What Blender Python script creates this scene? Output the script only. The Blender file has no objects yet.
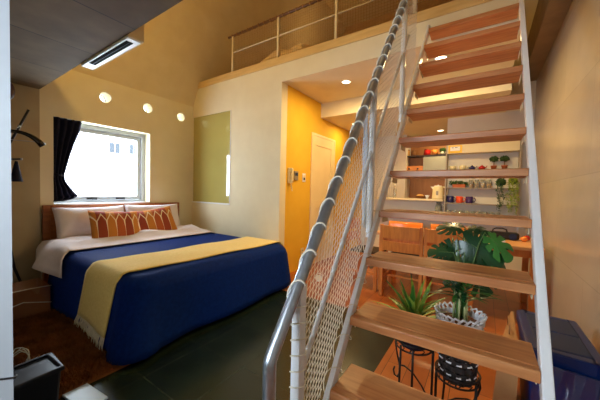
import bpy, bmesh, math, random
from mathutils import Vector, Matrix
random.seed(7)
PI = math.pi
scene = bpy.context.scene
col = scene.collection
R = math.radians

# ------------------------------------------------------------------ materials
def s2l(c):
    c /= 255.0
    return c/12.92 if c <= .04045 else ((c+.055)/1.055)**2.4
def rgb(r, g, b): return (s2l(r), s2l(g), s2l(b), 1)

def new_mat(name):
    m = bpy.data.materials.new(name); m.use_nodes = True
    nt = m.node_tree
    return m, nt, nt.nodes, nt.links, nt.nodes['Principled BSDF']

def noise_mat(name, c1, c2=None, scale=8, rough=.6, bump=.0, bscale=None, metallic=0, spec=.5, stretch=(1, 1, 1), detail=4, coat=0, sheen=0, trans=0):
    m, nt, N, L, P = new_mat(name)
    c2 = c2 or tuple(x*.85 for x in c1[:3])+(1,)
    tc = N.new('ShaderNodeTexCoord'); mp = N.new('ShaderNodeMapping'); mp.inputs['Scale'].default_value = stretch
    L.new(tc.outputs['Object'], mp.inputs['Vector'])
    nz = N.new('ShaderNodeTexNoise'); nz.inputs['Scale'].default_value = scale; nz.inputs['Detail'].default_value = detail
    L.new(mp.outputs['Vector'], nz.inputs['Vector'])
    rp = N.new('ShaderNodeValToRGB'); rp.color_ramp.elements[0].position = .3; rp.color_ramp.elements[1].position = .7
    rp.color_ramp.elements[0].color = c2; rp.color_ramp.elements[1].color = c1
    L.new(nz.outputs['Fac'], rp.inputs['Fac']); L.new(rp.outputs['Color'], P.inputs['Base Color'])
    P.inputs['Roughness'].default_value = rough; P.inputs['Metallic'].default_value = metallic
    P.inputs['Specular IOR Level'].default_value = spec
    P.inputs['Coat Weight'].default_value = coat; P.inputs['Sheen Weight'].default_value = sheen
    P.inputs['Transmission Weight'].default_value = trans
    if bump:
        n2 = N.new('ShaderNodeTexNoise'); n2.inputs['Scale'].default_value = bscale or scale*4; n2.inputs['Detail'].default_value = 3
        L.new(mp.outputs['Vector'], n2.inputs['Vector'])
        b = N.new('ShaderNodeBump'); b.inputs['Strength'].default_value = bump; b.inputs['Distance'].default_value = .01
        L.new(n2.outputs['Fac'], b.inputs['Height']); L.new(b.outputs['Normal'], P.inputs['Normal'])
    return m

def wood_mat(name, c1, c2, axis='Y', scale=1, rough=.4, spec=.5):
    st = {'X': (1.2, 14, 14), 'Y': (14, 1.2, 14), 'Z': (14, 14, 1.2)}[axis]
    return noise_mat(name, c1, c2, scale=3*scale, rough=rough, stretch=st, bump=.05, bscale=8, detail=6, spec=spec)

def brick_mat(name, c1, c2, mortar, w, h, msize, rough, offset=0, bump=.2, noise_amt=.5, nscale=6, spec=.5, plane='XY', rowc=None):
    m, nt, N, L, P = new_mat(name)
    tc = N.new('ShaderNodeTexCoord'); sp = N.new('ShaderNodeSeparateXYZ'); cb = N.new('ShaderNodeCombineXYZ')
    L.new(tc.outputs['Object'], sp.inputs[0])
    L.new(sp.outputs[plane[0]], cb.inputs['X']); L.new(sp.outputs[plane[1]], cb.inputs['Y'])
    br = N.new('ShaderNodeTexBrick'); br.offset = offset; br.squash = 1
    br.inputs['Scale'].default_value = 1; br.inputs['Brick Width'].default_value = w; br.inputs['Row Height'].default_value = h
    br.inputs['Mortar Size'].default_value = msize; br.inputs['Mortar Smooth'].default_value = .2
    br.inputs['Color1'].default_value = c1; br.inputs['Color2'].default_value = c2; br.inputs['Mortar'].default_value = mortar
    L.new(cb.outputs[0], br.inputs['Vector'])
    nz = N.new('ShaderNodeTexNoise'); nz.inputs['Scale'].default_value = nscale; nz.inputs['Detail'].default_value = 6
    L.new(tc.outputs['Object'], nz.inputs['Vector'])
    mx = N.new('ShaderNodeMixRGB'); mx.blend_type = 'OVERLAY'; mx.inputs[0].default_value = noise_amt
    L.new(br.outputs['Color'], mx.inputs[1]); L.new(nz.outputs['Fac'], mx.inputs[2])
    L.new(mx.outputs[0], P.inputs['Base Color'])
    P.inputs['Roughness'].default_value = rough; P.inputs['Specular IOR Level'].default_value = spec
    b = N.new('ShaderNodeBump'); b.inputs['Strength'].default_value = bump; b.inputs['Distance'].default_value = .004; b.invert = True
    L.new(br.outputs['Fac'], b.inputs['Height']); L.new(b.outputs['Normal'], P.inputs['Normal'])
    return m

def emit_mat(name, c, s):
    m, nt, N, L, P = new_mat(name)
    P.inputs['Base Color'].default_value = c; P.inputs['Emission Color'].default_value = c; P.inputs['Emission Strength'].default_value = s
    return m

def pane_mat(name, tint=(1, 1, 1, 1), gloss=.06):
    m, nt, N, L, P = new_mat(name)
    t = N.new('ShaderNodeBsdfTransparent'); t.inputs[0].default_value = tint
    g = N.new('ShaderNodeBsdfGlossy'); g.inputs['Roughness'].default_value = .02
    mx = N.new('ShaderNodeMixShader'); mx.inputs[0].default_value = gloss; L.new(t.outputs[0], mx.inputs[1]); L.new(g.outputs[0], mx.inputs[2])
    L.new(mx.outputs[0], N['Material Output'].inputs['Surface'])
    return m

M = {}
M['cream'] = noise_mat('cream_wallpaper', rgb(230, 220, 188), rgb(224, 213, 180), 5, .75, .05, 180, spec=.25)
M['ochre'] = noise_mat('ochre_paint', rgb(234, 186, 58), rgb(226, 176, 50), 4, .7, .05, 160, spec=.25)
M['slope'] = noise_mat('slope_wallpaper', rgb(224, 208, 166), rgb(216, 198, 154), 5, .75, .05, 180, spec=.25)
M['brown_wall'] = noise_mat('brown_wall_panel', rgb(176, 116, 52), rgb(160, 102, 44), 4, .5, stretch=(6, 6, 1))
M['grey_wall'] = noise_mat('pale_grey_wall', rgb(222, 218, 210), rgb(216, 212, 204), 4, .7)
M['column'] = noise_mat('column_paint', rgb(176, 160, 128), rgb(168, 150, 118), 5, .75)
M['loft_wall'] = noise_mat('loft_wall', rgb(190, 150, 100), rgb(178, 138, 90), 4, .8)
M['concrete'] = brick_mat('concrete', rgb(110, 91, 64), rgb(98, 81, 57), rgb(60, 50, 38), 3.0, .62, .006, .85, noise_amt=.6, nscale=5)
M['beam'] = noise_mat('beam_concrete', rgb(150, 130, 98), rgb(130, 112, 84), 5, .8, .1, 40)
M['panel'] = brick_mat('glossy_wall_panel', rgb(176, 164, 144), rgb(171, 159, 139), rgb(163, 151, 132), 1.5, .62, .003, .24, offset=.5, bump=.04, noise_amt=.15, nscale=3, plane='XZ')
M['tile'] = brick_mat('green_slate_tile', rgb(27, 40, 30), rgb(20, 31, 24), rgb(44, 52, 42), .40, .40, .0035, .24, noise_amt=.9, nscale=7)
M['floorwood'] = brick_mat('orange_wood_floor', rgb(172, 98, 42), rgb(152, 82, 34), rgb(84, 42, 18), .9, .12, .002, .3, offset=.37, bump=.1, noise_amt=.55, nscale=4)
M['tread'] = wood_mat('tread_oak', rgb(204, 142, 88), rgb(172, 102, 54), 'Y', 1.2, .38)
M['trimwood'] = wood_mat('trim_pale_wood', rgb(222, 190, 128), rgb(206, 172, 110), 'Y')
M['headboard'] = wood_mat('headboard_wood', rgb(168, 96, 44), rgb(136, 72, 32), 'X')
M['chairwood'] = wood_mat('chair_wood', rgb(214, 132, 56), rgb(190, 108, 42), 'Z', 1, .4)
M['tablewood'] = wood_mat('table_wood', rgb(222, 170, 116), rgb(204, 148, 94), 'Y', 1, .35)
M['orange'] = noise_mat('orange_plastic', rgb(238, 142, 56), rgb(230, 130, 48), 4, .22)
M['drawerwood'] = wood_mat('drawer_wood', rgb(222, 142, 66), rgb(204, 122, 52), 'Y')
M['white'] = noise_mat('white_paint', rgb(236, 238, 240), rgb(230, 232, 234), 5, .4)
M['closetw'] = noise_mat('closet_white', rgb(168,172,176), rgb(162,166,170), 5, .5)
M['rail_cream'] = noise_mat('cream_steel', rgb(226, 214, 180), rgb(218, 206, 170), 5, .45)
M['steel'] = noise_mat('brushed_steel', rgb(176, 182, 190), rgb(156, 162, 170), 30, .33, metallic=.95, stretch=(1, 1, 1))
M['brownrail'] = noise_mat('brown_pipe', rgb(112, 74, 40), rgb(96, 62, 34), 20, .4)
M['rope'] = noise_mat('white_rope', rgb(232, 226, 208), rgb(214, 206, 186), 60, .8)
M['brownrope'] = noise_mat('tan_rope', rgb(176, 136, 84), rgb(150, 112, 66), 60, .8)
M['net'] = noise_mat('white_net_cord', rgb(244, 238, 222), rgb(236, 228, 208), 60, .8)
M['tannet'] = noise_mat('tan_net_cord', rgb(190, 152, 96), rgb(170, 132, 80), 60, .8)
M['alu'] = noise_mat('window_aluminium', rgb(186, 192, 198), rgb(174, 180, 186), 10, .4, metallic=.1)
M['black'] = noise_mat('black_plastic', rgb(28, 26, 28), rgb(20, 18, 20), 10, .35)
M['slot'] = noise_mat('dark_slot', rgb(14,14,18), rgb(10,10,14), 10, .9, spec=.1)
M['hanger'] = noise_mat('black_lacquer', rgb(24,22,24), rgb(18,16,18), 10, .18)
M['iron'] = noise_mat('wrought_iron', rgb(30, 24, 24), rgb(20, 16, 16), 20, .5)
M['navy'] = noise_mat('navy_bedspread', rgb(4, 44, 122), rgb(2, 36, 106), 40, .8, .25, 220, spec=.12)
M['navyc'] = noise_mat('navy_curtain', rgb(30, 32, 56), rgb(22, 24, 44), 30, .8, .1, 200, spec=.2)
M['bluebin'] = noise_mat('blue_bin', rgb(0, 40, 104), rgb(0, 34, 92), 10, .3)
M['greylid'] = noise_mat('dark_bin_lid', rgb(34, 48, 86), rgb(28, 42, 78), 10, .55, spec=.3)
M['navytub'] = noise_mat('navy_tub', rgb(10, 15, 32), rgb(8, 12, 28), 10, .35)
M['tray'] = noise_mat('grey_blue_tray', rgb(108, 122, 144), rgb(98, 112, 134), 10, .3)
M['linen'] = noise_mat('white_linen', rgb(226, 216, 216), rgb(218, 208, 208), 8, .85, .3, 14, spec=.2)
M['throw'] = noise_mat('yellow_throw', rgb(244, 218, 134), rgb(232, 204, 116), 60, .9, .4, 240, sheen=.2, spec=.15)
M['fringe'] = noise_mat('throw_fringe', rgb(222, 210, 178), rgb(206, 192, 160), 60, .9)
M['rug'] = noise_mat('brown_shag', rgb(142, 86, 44), rgb(98, 58, 28), 9, .95, spec=.1)
M['carton'] = noise_mat('brown_carton', rgb(160, 104, 62), rgb(142, 90, 54), 6, .6)
M['paper'] = noise_mat('kraft_paper', rgb(186, 138, 88), rgb(168, 120, 74), 8, .7, .2, 20)  # tan of the floor reflected in plastic, put into the colour
M['clear'] = pane_mat('clear_film', gloss=.12)
M['glass'] = pane_mat('window_glass', gloss=.04)
M['greenglass'] = noise_mat('olive_glass', rgb(182, 172, 100), rgb(174, 164, 94), 2, .03, spec=1.0)
M['leaf'] = noise_mat('dark_leaf', rgb(38, 82, 44), rgb(24, 60, 34), 12, .3)
M['leaf_light'] = noise_mat('young_leaf', rgb(66, 132, 52), rgb(48, 110, 44), 12, .3)
M['leaf_yel'] = noise_mat('strap_leaf', rgb(160, 186, 76), rgb(92, 140, 52), 14, .4)
M['leaf_vine'] = noise_mat('vine_leaf', rgb(150, 164, 50), rgb(112, 140, 40), 20, .5)
M['leaf_bush'] = noise_mat('bush_leaf', rgb(58, 92, 40), rgb(36, 68, 28), 20, .6)
M['stem'] = noise_mat('pale_stem', rgb(190, 190, 136), rgb(150, 164, 104), 20, .5)
M['petiole'] = noise_mat('green_stem', rgb(92,124,60), rgb(70,104,50), 20, .5)
M['soil'] = noise_mat('bark_soil', rgb(120, 78, 52), rgb(74, 46, 32), 40, .95, .6, 60)
M['basket'] = noise_mat('white_wicker', rgb(242, 242, 244), rgb(222, 224, 228), 40, .6)
M['basketdark'] = noise_mat('dark_wicker', rgb(46, 42, 40), rgb(32, 30, 30), 40, .6)
M['terracotta'] = noise_mat('terracotta', rgb(188, 104, 62), rgb(170, 88, 50), 12, .7)
M['red'] = noise_mat('red_glaze', rgb(186, 34, 32), rgb(174, 28, 26), 5, .2)
M['orangemug'] = noise_mat('vermilion_glaze', rgb(226, 84, 48), rgb(216, 74, 40), 5, .2)
M['bluemug'] = noise_mat('navy_glaze', rgb(40, 42, 104), rgb(34, 36, 92), 5, .2)
M['purple'] = noise_mat('violet_glaze', rgb(70, 50, 110), rgb(60, 42, 98), 5, .2)
M['creamglaze'] = noise_mat('cream_glaze', rgb(234, 224, 184), rgb(228, 216, 172), 5, .25)
M['clearjar'] = noise_mat('jar_glass', rgb(220, 226, 222), rgb(214, 220, 216), 5, .08, trans=.75)
M['yellowsign'] = noise_mat('yellow_sign', rgb(238, 196, 54), rgb(230, 186, 46), 5, .5)
M['greytext'] = noise_mat('grey_mark', rgb(120, 116, 120), rgb(110, 106, 110), 5, .6)
M['bread'] = noise_mat('bread', rgb(222, 176, 104), rgb(200, 150, 80), 14, .8)
M['wicker'] = noise_mat('brown_wicker', rgb(140, 92, 48), rgb(110, 68, 34), 40, .8)
M['greypanel'] = noise_mat('grey_panel', rgb(168, 168, 152), rgb(160, 160, 144), 5, .35)
M['darkwood'] = wood_mat('dark_shelf', rgb(70, 52, 38), rgb(52, 38, 28), 'Y')
M['shelfgrey'] = noise_mat('shelf_grey', rgb(160, 150, 136), rgb(150, 140, 126), 6, .5)
M['seatdark'] = noise_mat('dark_seat_weave', rgb(74, 56, 34), rgb(54, 40, 24), 50, .9)
M['cloth'] = noise_mat('pale_blue_cloth', rgb(208, 218, 232), rgb(194, 206, 224), 12, .85, .3, 25)
M['phone'] = noise_mat('ivory_plastic', rgb(232, 216, 166), rgb(226, 208, 156), 5, .4)
M['greybox'] = noise_mat('grey_plastic', rgb(150, 140, 120), rgb(140, 130, 112), 5, .4)
M['doorp'] = noise_mat('door_paint', rgb(236, 214, 164), rgb(230, 206, 154), 5, .45)
M['facade'] = brick_mat('white_facade', rgb(240, 242, 244), rgb(236, 238, 242), rgb(214, 218, 224), .9, .45, .006, .7, noise_amt=.02)
M['facadewin'] = noise_mat('facade_window', rgb(40, 44, 48), rgb(36, 40, 44), 3, .9, spec=.05)
M['lamp'] = emit_mat('lamp_diffuser', (1, .82, .52, 1), 6)
M['futon'] = noise_mat('cream_futon', rgb(232, 206, 156), rgb(222, 194, 144), 8, .85, .3, 14)
M['mat'] = noise_mat('pale_board', rgb(176, 204, 242), rgb(168, 196, 236), 6, .3)  # daylight falling on the tiles, painted in as a pale blue colour
M['darkred'] = noise_mat('dark_red_wood', rgb(74, 34, 30), rgb(58, 26, 24), 12, .4)

def cushion_mat():
    m, nt, N, L, P = new_mat('cushion_tree_print')
    tc = N.new('ShaderNodeTexCoord'); sp = N.new('ShaderNodeSeparateXYZ'); L.new(tc.outputs['Object'], sp.inputs[0])
    def mth(op, a, b=None):
        n = N.new('ShaderNodeMath'); n.operation = op
        for i, v in enumerate((a, b)):
            if v is None: continue
            if isinstance(v, (int, float)): n.inputs[i].default_value = v
            else: L.new(v, n.inputs[i])
        return n.outputs[0]
    p = .085
    x = mth('ADD', sp.outputs['X'], 1.0); z = sp.outputs['Z']
    fx = mth('ABSOLUTE', mth('SUBTRACT', mth('MODULO', x, p), p/2))
    br = mth('MULTIPLY', mth('MAXIMUM', mth('SUBTRACT', z, .04), 0.0), .45)
    curve = mth('MULTIPLY', mth('SINE', mth('MULTIPLY', z, 14)), .004)
    d = mth('ABSOLUTE', mth('SUBTRACT', fx, mth('ADD', br, curve)))
    line = mth('LESS_THAN', d, .0055)
    cell = mth('FLOOR', mth('DIVIDE', mth('ADD', x, p/2), p))
    wn = N.new('ShaderNodeTexWhiteNoise'); wn.noise_dimensions = '1D'; L.new(cell, wn.inputs['W'])
    rp = N.new('ShaderNodeValToRGB'); rp.color_ramp.interpolation = 'CONSTANT'
    e = rp.color_ramp.elements; e[0].color = rgb(176, 84, 30); e[1].position = .3; e[1].color = rgb(198, 124, 40)
    a = e.new(.6); a.color = rgb(150, 58, 26); a = e.new(.85); a.color = rgb(190, 104, 34)
    L.new(wn.outputs['Value'], rp.inputs['Fac'])
    mx = N.new('ShaderNodeMixRGB'); L.new(line, mx.inputs[0]); L.new(rp.outputs[0], mx.inputs[1]); mx.inputs[2].default_value = rgb(240, 224, 184)
    L.new(mx.outputs[0], P.inputs['Base Color']); P.inputs['Roughness'].default_value = .8
    return m
M['cushion'] = cushion_mat()

# ------------------------------------------------------------------ mesh helpers
class MB:
    def __init__(s): s.v = []; s.f = []; s.mi = []
    def add(s, vs, fs, mi=0):
        o = len(s.v); s.v += [tuple(v) for v in vs]; s.f += [tuple(i+o for i in f) for f in fs]; s.mi += [mi]*len(fs); return s
    def box(s, a, b, mi=0, mat=None):
        x0, y0, z0 = a; x1, y1, z1 = b
        vs = [(x0,y0,z0),(x1,y0,z0),(x1,y1,z0),(x0,y1,z0),(x0,y0,z1),(x1,y0,z1),(x1,y1,z1),(x0,y1,z1)]
        if mat is not None: vs = [mat @ Vector(v) for v in vs]
        return s.add(vs, [(0,3,2,1),(4,5,6,7),(0,1,5,4),(1,2,6,5),(2,3,7,6),(3,0,4,7)], mi)
    def tube(s, pts, r, n=8, mi=0, cap=True, closed=False):
        pts = [Vector(p) for p in pts]; k = len(pts)
        rs = r if isinstance(r, (list, tuple)) else [r]*k
        vs = []; prev = None
        for i, p in enumerate(pts):
            if closed: t = pts[(i+1) % k]-pts[(i-1) % k]
            else: t = pts[min(i+1, k-1)]-pts[max(i-1, 0)]
            t.normalize()
            if prev is None:
                u = t.orthogonal().normalized()
            else:
                u = prev - t*prev.dot(t)
                u = u.normalized() if u.length > 1e-6 else t.orthogonal().normalized()
            prev = u; w = t.cross(u)
            for j in range(n):
                a = 2*PI*j/n; vs.append(p+(u*math.cos(a)+w*math.sin(a))*rs[i])
        fs = []
        m = k if closed else k-1
        for i in range(m):
            for j in range(n):
                i2 = (i+1) % k
                fs.append((i*n+j, i*n+(j+1) % n, i2*n+(j+1) % n, i2*n+j))
        if cap and not closed:
            fs.append(tuple(range(n-1, -1, -1))); fs.append(tuple((k-1)*n+j for j in range(n)))
        return s.add(vs, fs, mi)
    def lathe(s, prof, c=(0,0,0), n=20, mi=0, mat=None, ring=False):
        if ring: prof = list(prof)+[prof[0]]
        vs = []; fs = []
        for r, z in prof:
            for j in range(n):
                a = 2*PI*j/n; v = Vector((r*math.cos(a), r*math.sin(a), z))
                if mat is not None: v = mat @ v
                vs.append(v+Vector(c))
        k = len(prof)
        for i in range(k-1):
            for j in range(n): fs.append((i*n+j, i*n+(j+1) % n, (i+1)*n+(j+1) % n, (i+1)*n+j))
        if prof[0][0] > 1e-5 and not ring: fs.append(tuple(range(n-1, -1, -1)))
        if prof[-1][0] > 1e-5 and not ring: fs.append(tuple((k-1)*n+j for j in range(n)))
        return s.add(vs, fs, mi)
    def prism(s, poly, d0, d1, axis='Y', mi=0):
        # poly of 2D points, extruded along axis; X: (y,z), Y: (x,z), Z: (x,y)
        def P(a, b, d): return {'X': (d, a, b), 'Y': (a, d, b), 'Z': (a, b, d)}[axis]
        n = len(poly)
        vs = [P(a, b, d0) for a, b in poly]+[P(a, b, d1) for a, b in poly]
        fs = [tuple(range(n)), tuple(range(2*n-1, n-1, -1))]+[(i, i+n, (i+1) % n+n, (i+1) % n) for i in range(n)]
        return s.add(vs, fs, mi)
    def grid(s, fn, nu, nv, mi=0):
        vs = [fn(i/nu, j/nv) for i in range(nu+1) for j in range(nv+1)]
        fs = [(i*(nv+1)+j, (i+1)*(nv+1)+j, (i+1)*(nv+1)+j+1, i*(nv+1)+j+1) for i in range(nu) for j in range(nv)]
        return s.add(vs, fs, mi)
    def sphere(s, c, r, n=12, sc=(1,1,1), mi=0):
        pr = [(max(1e-6, math.sin(PI*i/(n//2+2))), -math.cos(PI*i/(n//2+2))) for i in range(n//2+3)]
        mt = Matrix.Diagonal((r*sc[0], r*sc[1], r*sc[2])).to_3x3()
        return s.lathe(pr, c, n, mi, mt)
    def build(s, name, mat, parent=None, smooth=False, bevel=0, loc=None, rot=None, solid=0, sub=0):
        me = bpy.data.meshes.new(name); me.from_pydata([tuple(v) for v in s.v], [], s.f)
        mats = mat if isinstance(mat, list) else [mat]
        for m in mats: me.materials.append(m)
        for p, i in zip(me.polygons, s.mi): p.material_index = i
        bm = bmesh.new(); bm.from_mesh(me); bmesh.ops.remove_doubles(bm, verts=bm.verts, dist=1e-6)
        bmesh.ops.recalc_face_normals(bm, faces=bm.faces); bm.to_mesh(me); bm.free()
        if smooth:
            for p in me.polygons: p.use_smooth = True
        o = bpy.data.objects.new(name, me); col.objects.link(o)
        if parent: o.parent = parent
        if loc: o.location = loc
        if rot: o.rotation_euler = rot
        if solid:
            d = o.modifiers.new('solid', 'SOLIDIFY'); d.thickness = solid; d.offset = 0
        if bevel:
            b = o.modifiers.new('bevel', 'BEVEL'); b.width = bevel; b.segments = 2; b.limit_method = 'ANGLE'
        if sub:
            d = o.modifiers.new('sub', 'SUBSURF'); d.levels = sub; d.render_levels = sub
        return o

def tag(o, label=None, cat=None, group=None, kind=None):
    if label: o['label'] = label
    if cat: o['category'] = cat
    if group: o['group'] = group
    if kind: o['kind'] = kind
    return o
def thing(name, label, cat, loc=(0,0,0), rz=0, group=None):
    o = bpy.data.objects.new(name, None); col.objects.link(o); o.location = loc; o.rotation_euler = (0, 0, rz)
    o.empty_display_size = .05
    return tag(o, label, cat, group)
def struct(o): o['kind'] = 'structure'; return o
def copy_tree(o, parent=None):
    c = o.copy(); col.objects.link(c)
    if parent: c.parent = parent
    for ch in list(o.children): copy_tree(ch, c)
    return c
def B(a, b): return MB().box(a, b)

def cut(o, cutters):
    for c in cutters:
        m = o.modifiers.new('cut', 'BOOLEAN'); m.object = c; m.operation = 'DIFFERENCE'; m.solver = 'EXACT'
    dg = bpy.context.evaluated_depsgraph_get()
    me = bpy.data.meshes.new_from_object(o.evaluated_get(dg))
    o.modifiers.clear(); o.data = me
    for c in cutters: bpy.data.objects.remove(c, do_unlink=True)

# ------------------------------------------------------------------ camera (X = depth along window wall, Y = left, Z = up)
HC = 1.1
yaw, pitch, roll, fpx = R(33.84110121), R(1.86444006), R(1.37112552), 274.145
cy, sy, cp, sp_, cr, sr = math.cos(yaw), math.sin(yaw), math.cos(pitch), math.sin(pitch), math.cos(roll), math.sin(roll)
Mx = Matrix(((cr,-sr,0),(sr,cr,0),(0,0,1))) @ Matrix(((1,0,0),(0,cp,-sp_),(0,sp_,cp))) @ Matrix(((cy,0,sy),(0,1,0),(-sy,0,cy)))
wx, wy, wz = Mx @ Vector((0,0,1)), Mx @ Vector((-1,0,0)), Mx @ Vector((0,-1,0))
Wm = Matrix((wx, wy, wz))
cr_, cu_, cb_ = Wm @ Vector((1,0,0)), Wm @ Vector((0,-1,0)), Wm @ Vector((0,0,-1))
cam = bpy.data.cameras.new('camera'); cam.sensor_width = 36; cam.lens = fpx*36/600; cam.clip_start = .02; cam.clip_end = 100
co = bpy.data.objects.new('camera', cam); col.objects.link(co)
co.matrix_world = Matrix(((cr_[0],cu_[0],cb_[0],0),(cr_[1],cu_[1],cb_[1],0),(cr_[2],cu_[2],cb_[2],HC),(0,0,0,1)))
scene.camera = co

YW, YR, XL, YD, XB = 3.9, -.5, 2.7, 2.119, 5.9
XF = -1.3   # wall behind the camera
ZS, ZK, ZL = 2.443, 2.227, 2.752
ZC = 4.9

# ------------------------------------------------------------------ room shell
struct(B((XF,.52,-.1),(2.4,YW,0)).build('floor', M['tile']))
struct(MB().prism([(2.4,.52),(2.4,YW),(XB,YW),(XB,YR),(XF,YR),(XF,.52)], -.1, 0.0, 'Z').build('floor_wood', M['floorwood']))

wl = B((XF,YW,0),(XB,YW+.25,ZC)).build('wall_left', M['cream']); struct(wl)
cutters = [B((.987,YW-.1,.897),(2.022,YW+.4,1.848)).build('cut', M['cream'])]
PH = [(1.479,2.19),(1.991,2.193),(2.489,2.188)]
for x, z in PH:
    cutters.append(MB().lathe([(.062,-.2),(.062,.4)], (0,0,0), 32).build('cut', M['cream'], loc=(x,YW,z), rot=(-PI/2,0,0)))
bpy.context.view_layer.update()
cut(wl, cutters)
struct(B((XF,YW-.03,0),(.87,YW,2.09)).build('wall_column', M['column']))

# slanted wall / ceiling
ang = math.tan(R(66)); ytop = YW-(ZC-2.40)/ang
sl = MB().prism([(YW,2.40),(ytop,ZC),(YW+.1,ZC+.1),(YW+.1,2.40)], .2, XB, 'X'); struct(sl.build('ceiling_slope', M['slope']))
struct(B((XF,YR,ZC),(XB,YW,ZC+.1)).build('ceiling', M['slope']))
struct(B((XF,YR,2.09),(.87,YW-.001,2.45)).build('ceiling_slab', M['concrete']))
struct(B((-.05,YR,2.45),(0,YW,ZC)).build('wall_upper', M['slope']))

# loft block
wf = B((XL,YD,0),(XL+.12,YW,ZL)).build('wall_loft', M['cream']); struct(wf)
bpy.context.view_layer.update()
cut(wf, [B((XL-.1,3.03,.893),(XL+.05,YW-.004,2.226)).build('cut', M['cream'])])
YE = -.20; XP = 4.62
struct(B((XL,YE,ZS),(3.68,YD,ZL-.03)).build('ceiling_loft', M['cream']))
struct(B((3.68,YE,ZK),(XB,YD,ZL-.03)).build('ceiling_kitchen', M['cream']))
struct(B((XL+.12,YE,ZL-.03),(XB,YW,ZL)).build('floor_loft', M['floorwood']))
struct(B((XL-.012,YE,2.658),(XL+.12,3.775,ZL)).build('trim_1', M['trimwood'], bevel=.003))
wa = B((XL+.12,YD,0),(XB,YD+.12,ZL-.03)).build('wall_alcove', M['ochre']); struct(wa)
struct(B((XB,YR,0),(XB+.1,YD,ZK)).build('wall_back', M['brown_wall']))
struct(B((XB,YR,ZL),(XB+.1,YW,ZC)).build('wall_loft_back', M['loft_wall']))
struct(B((XF,YR-.12,0),(XB,YR,ZC)).build('wall_right', M['panel']))
struct(B((.87,YR,2.585),(XP,-.355,2.95)).build('trim_2', M['beam'], bevel=.004))
# partition with wall shelf, bar ledge

struct(B((XP,YR,ZK),(XP+.1,YE-.001,ZC)).build('wall_void', M['cream']))
struct(B((XP,YR,0),(XP+.1,.49,ZK)).build('wall_partition', M['grey_wall']))
struct(B((XP,.49,0),(XP+.1,1.55,1.0)).build('wall_bar', M['grey_wall']))
struct(B((XP-.2,.49,1.0),(XP+.16,1.57,1.028)).build('trim_3', M['rail_cream'], bevel=.004))
struct(B((5.5,1.27,0),(XB,YD,ZK)).build('wall_pillar', M['grey_wall']))
struct(B((XP-.22,-.45,.795),(XP-.001,1.5,.815)).build('trim_4', M['shelfgrey'], bevel=.003))
# wall behind the camera, with a big window
wb = B((XF-.15,YR,0),(XF,YW,2.09)).build('wall_front', M['cream']); struct(wb)
bpy.context.view_layer.update()
cut(wb, [B((XF-.3,.35,.85),(XF+.1,1.45,2.0)).build('cut', M['cream'])])
w2 = thing('window_2', 'tall window in the wall behind the viewer', 'window', (XF-.08,.90,.85)); w2['kind'] = 'structure'
f = MB()
for y0, y1, z0, z1 in ((-.55,-.50,0,1.15),(.50,.55,0,1.15),(-.50,.50,0,.05),(-.50,.50,1.1,1.15),(-.02,.02,.05,1.1)): f.box((-.03,y0,z0),(.03,y1,z1))
f.build('window_frame', M['alu'], w2); B((-.004,-.50,.05),(.004,.50,1.1)).build('pane', M['glass'], w2)

# window on the left wall
w1 = thing('window_1', 'square aluminium window beside the bed', 'window', (1.5045,YW+.13,.897)); w1['kind'] = 'structure'
f = MB(); hw = .5175; hh = .951
for x0, x1, z0, z1 in ((-hw,-hw+.05,0,hh),(hw-.05,hw,0,hh),(-hw+.05,hw-.05,0,.03),(-hw+.05,hw-.05,hh-.05,hh)): f.box((x0,0,z0),(x1,.09,z1))
f.build('window_frame', M['alu'], w1, bevel=.004)
f = MB()
for x0, x1, z0, z1 in ((-hw+.055,-hw+.10,.035,hh-.055),(hw-.10,hw-.055,.035,hh-.055),(-hw+.10,hw-.10,.035,.078),(-hw+.10,hw-.10,hh-.10,hh-.055)): f.box((x0,.02,z0),(x1,.07,z1))
f.build('sash', M['alu'], w1, bevel=.004)
B((-hw+.10,.042,.078),(hw-.10,.048,hh-.10)).build('pane', M['glass'], w1)
for x in (-.12,.2):
    MB().box((x-.05,-.012,.04),(x+.05,.02,.062)).box((x-.005,-.03,.036),(x+.045,-.012,.05)).build('latch', M['black'], w1, bevel=.003)
struct(B((.989,YW-.012,.880),(2.02,YW+.13,.8985)).build('window_sill', M['white'], bevel=.003))
for i, (x, z) in enumerate(PH):
    t = thing('window_%d' % (i+3), 'round porthole window', 'window', (x,YW,z)); t['kind'] = 'structure'
    MB().lathe([(.0615,-.004),(.066,-.004),(.066,.0),(.0615,.0)], (0,0,0), 32, ring=True).build('porthole_rim', M['white'], t, smooth=False, rot=(PI/2,0,0))
    MB().lathe([(.0615,.0),(.0615,.012),(.054,.012),(.054,.0)], (0,0,0), 32, ring=True).build('window_frame', M['alu'] if i else M['black'], t, loc=(0,.16,0), rot=(-PI/2,0,0))
    MB().lathe([(.0001,0),(.056,0),(.056,.004),(.0001,.004)], (0,0,0), 32).build('pane', M['glass'], t, loc=(0,.164,0), rot=(-PI/2,0,0))
# internal olive glass panel
w = thing('window_6', 'olive tinted internal glass panel', 'window', (XL,3.465,.893)); w['kind'] = 'structure'
B((.012,-.433,.002),(.024,.431,1.331)).build('pane', M['greenglass'], w)
MB().box((-.012,-.452,-.016),(.03,.433,.004)).box((-.006,-.447,.004),(.03,-.435,1.33)).build('window_frame', M['white'], w, bevel=.002)

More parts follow.
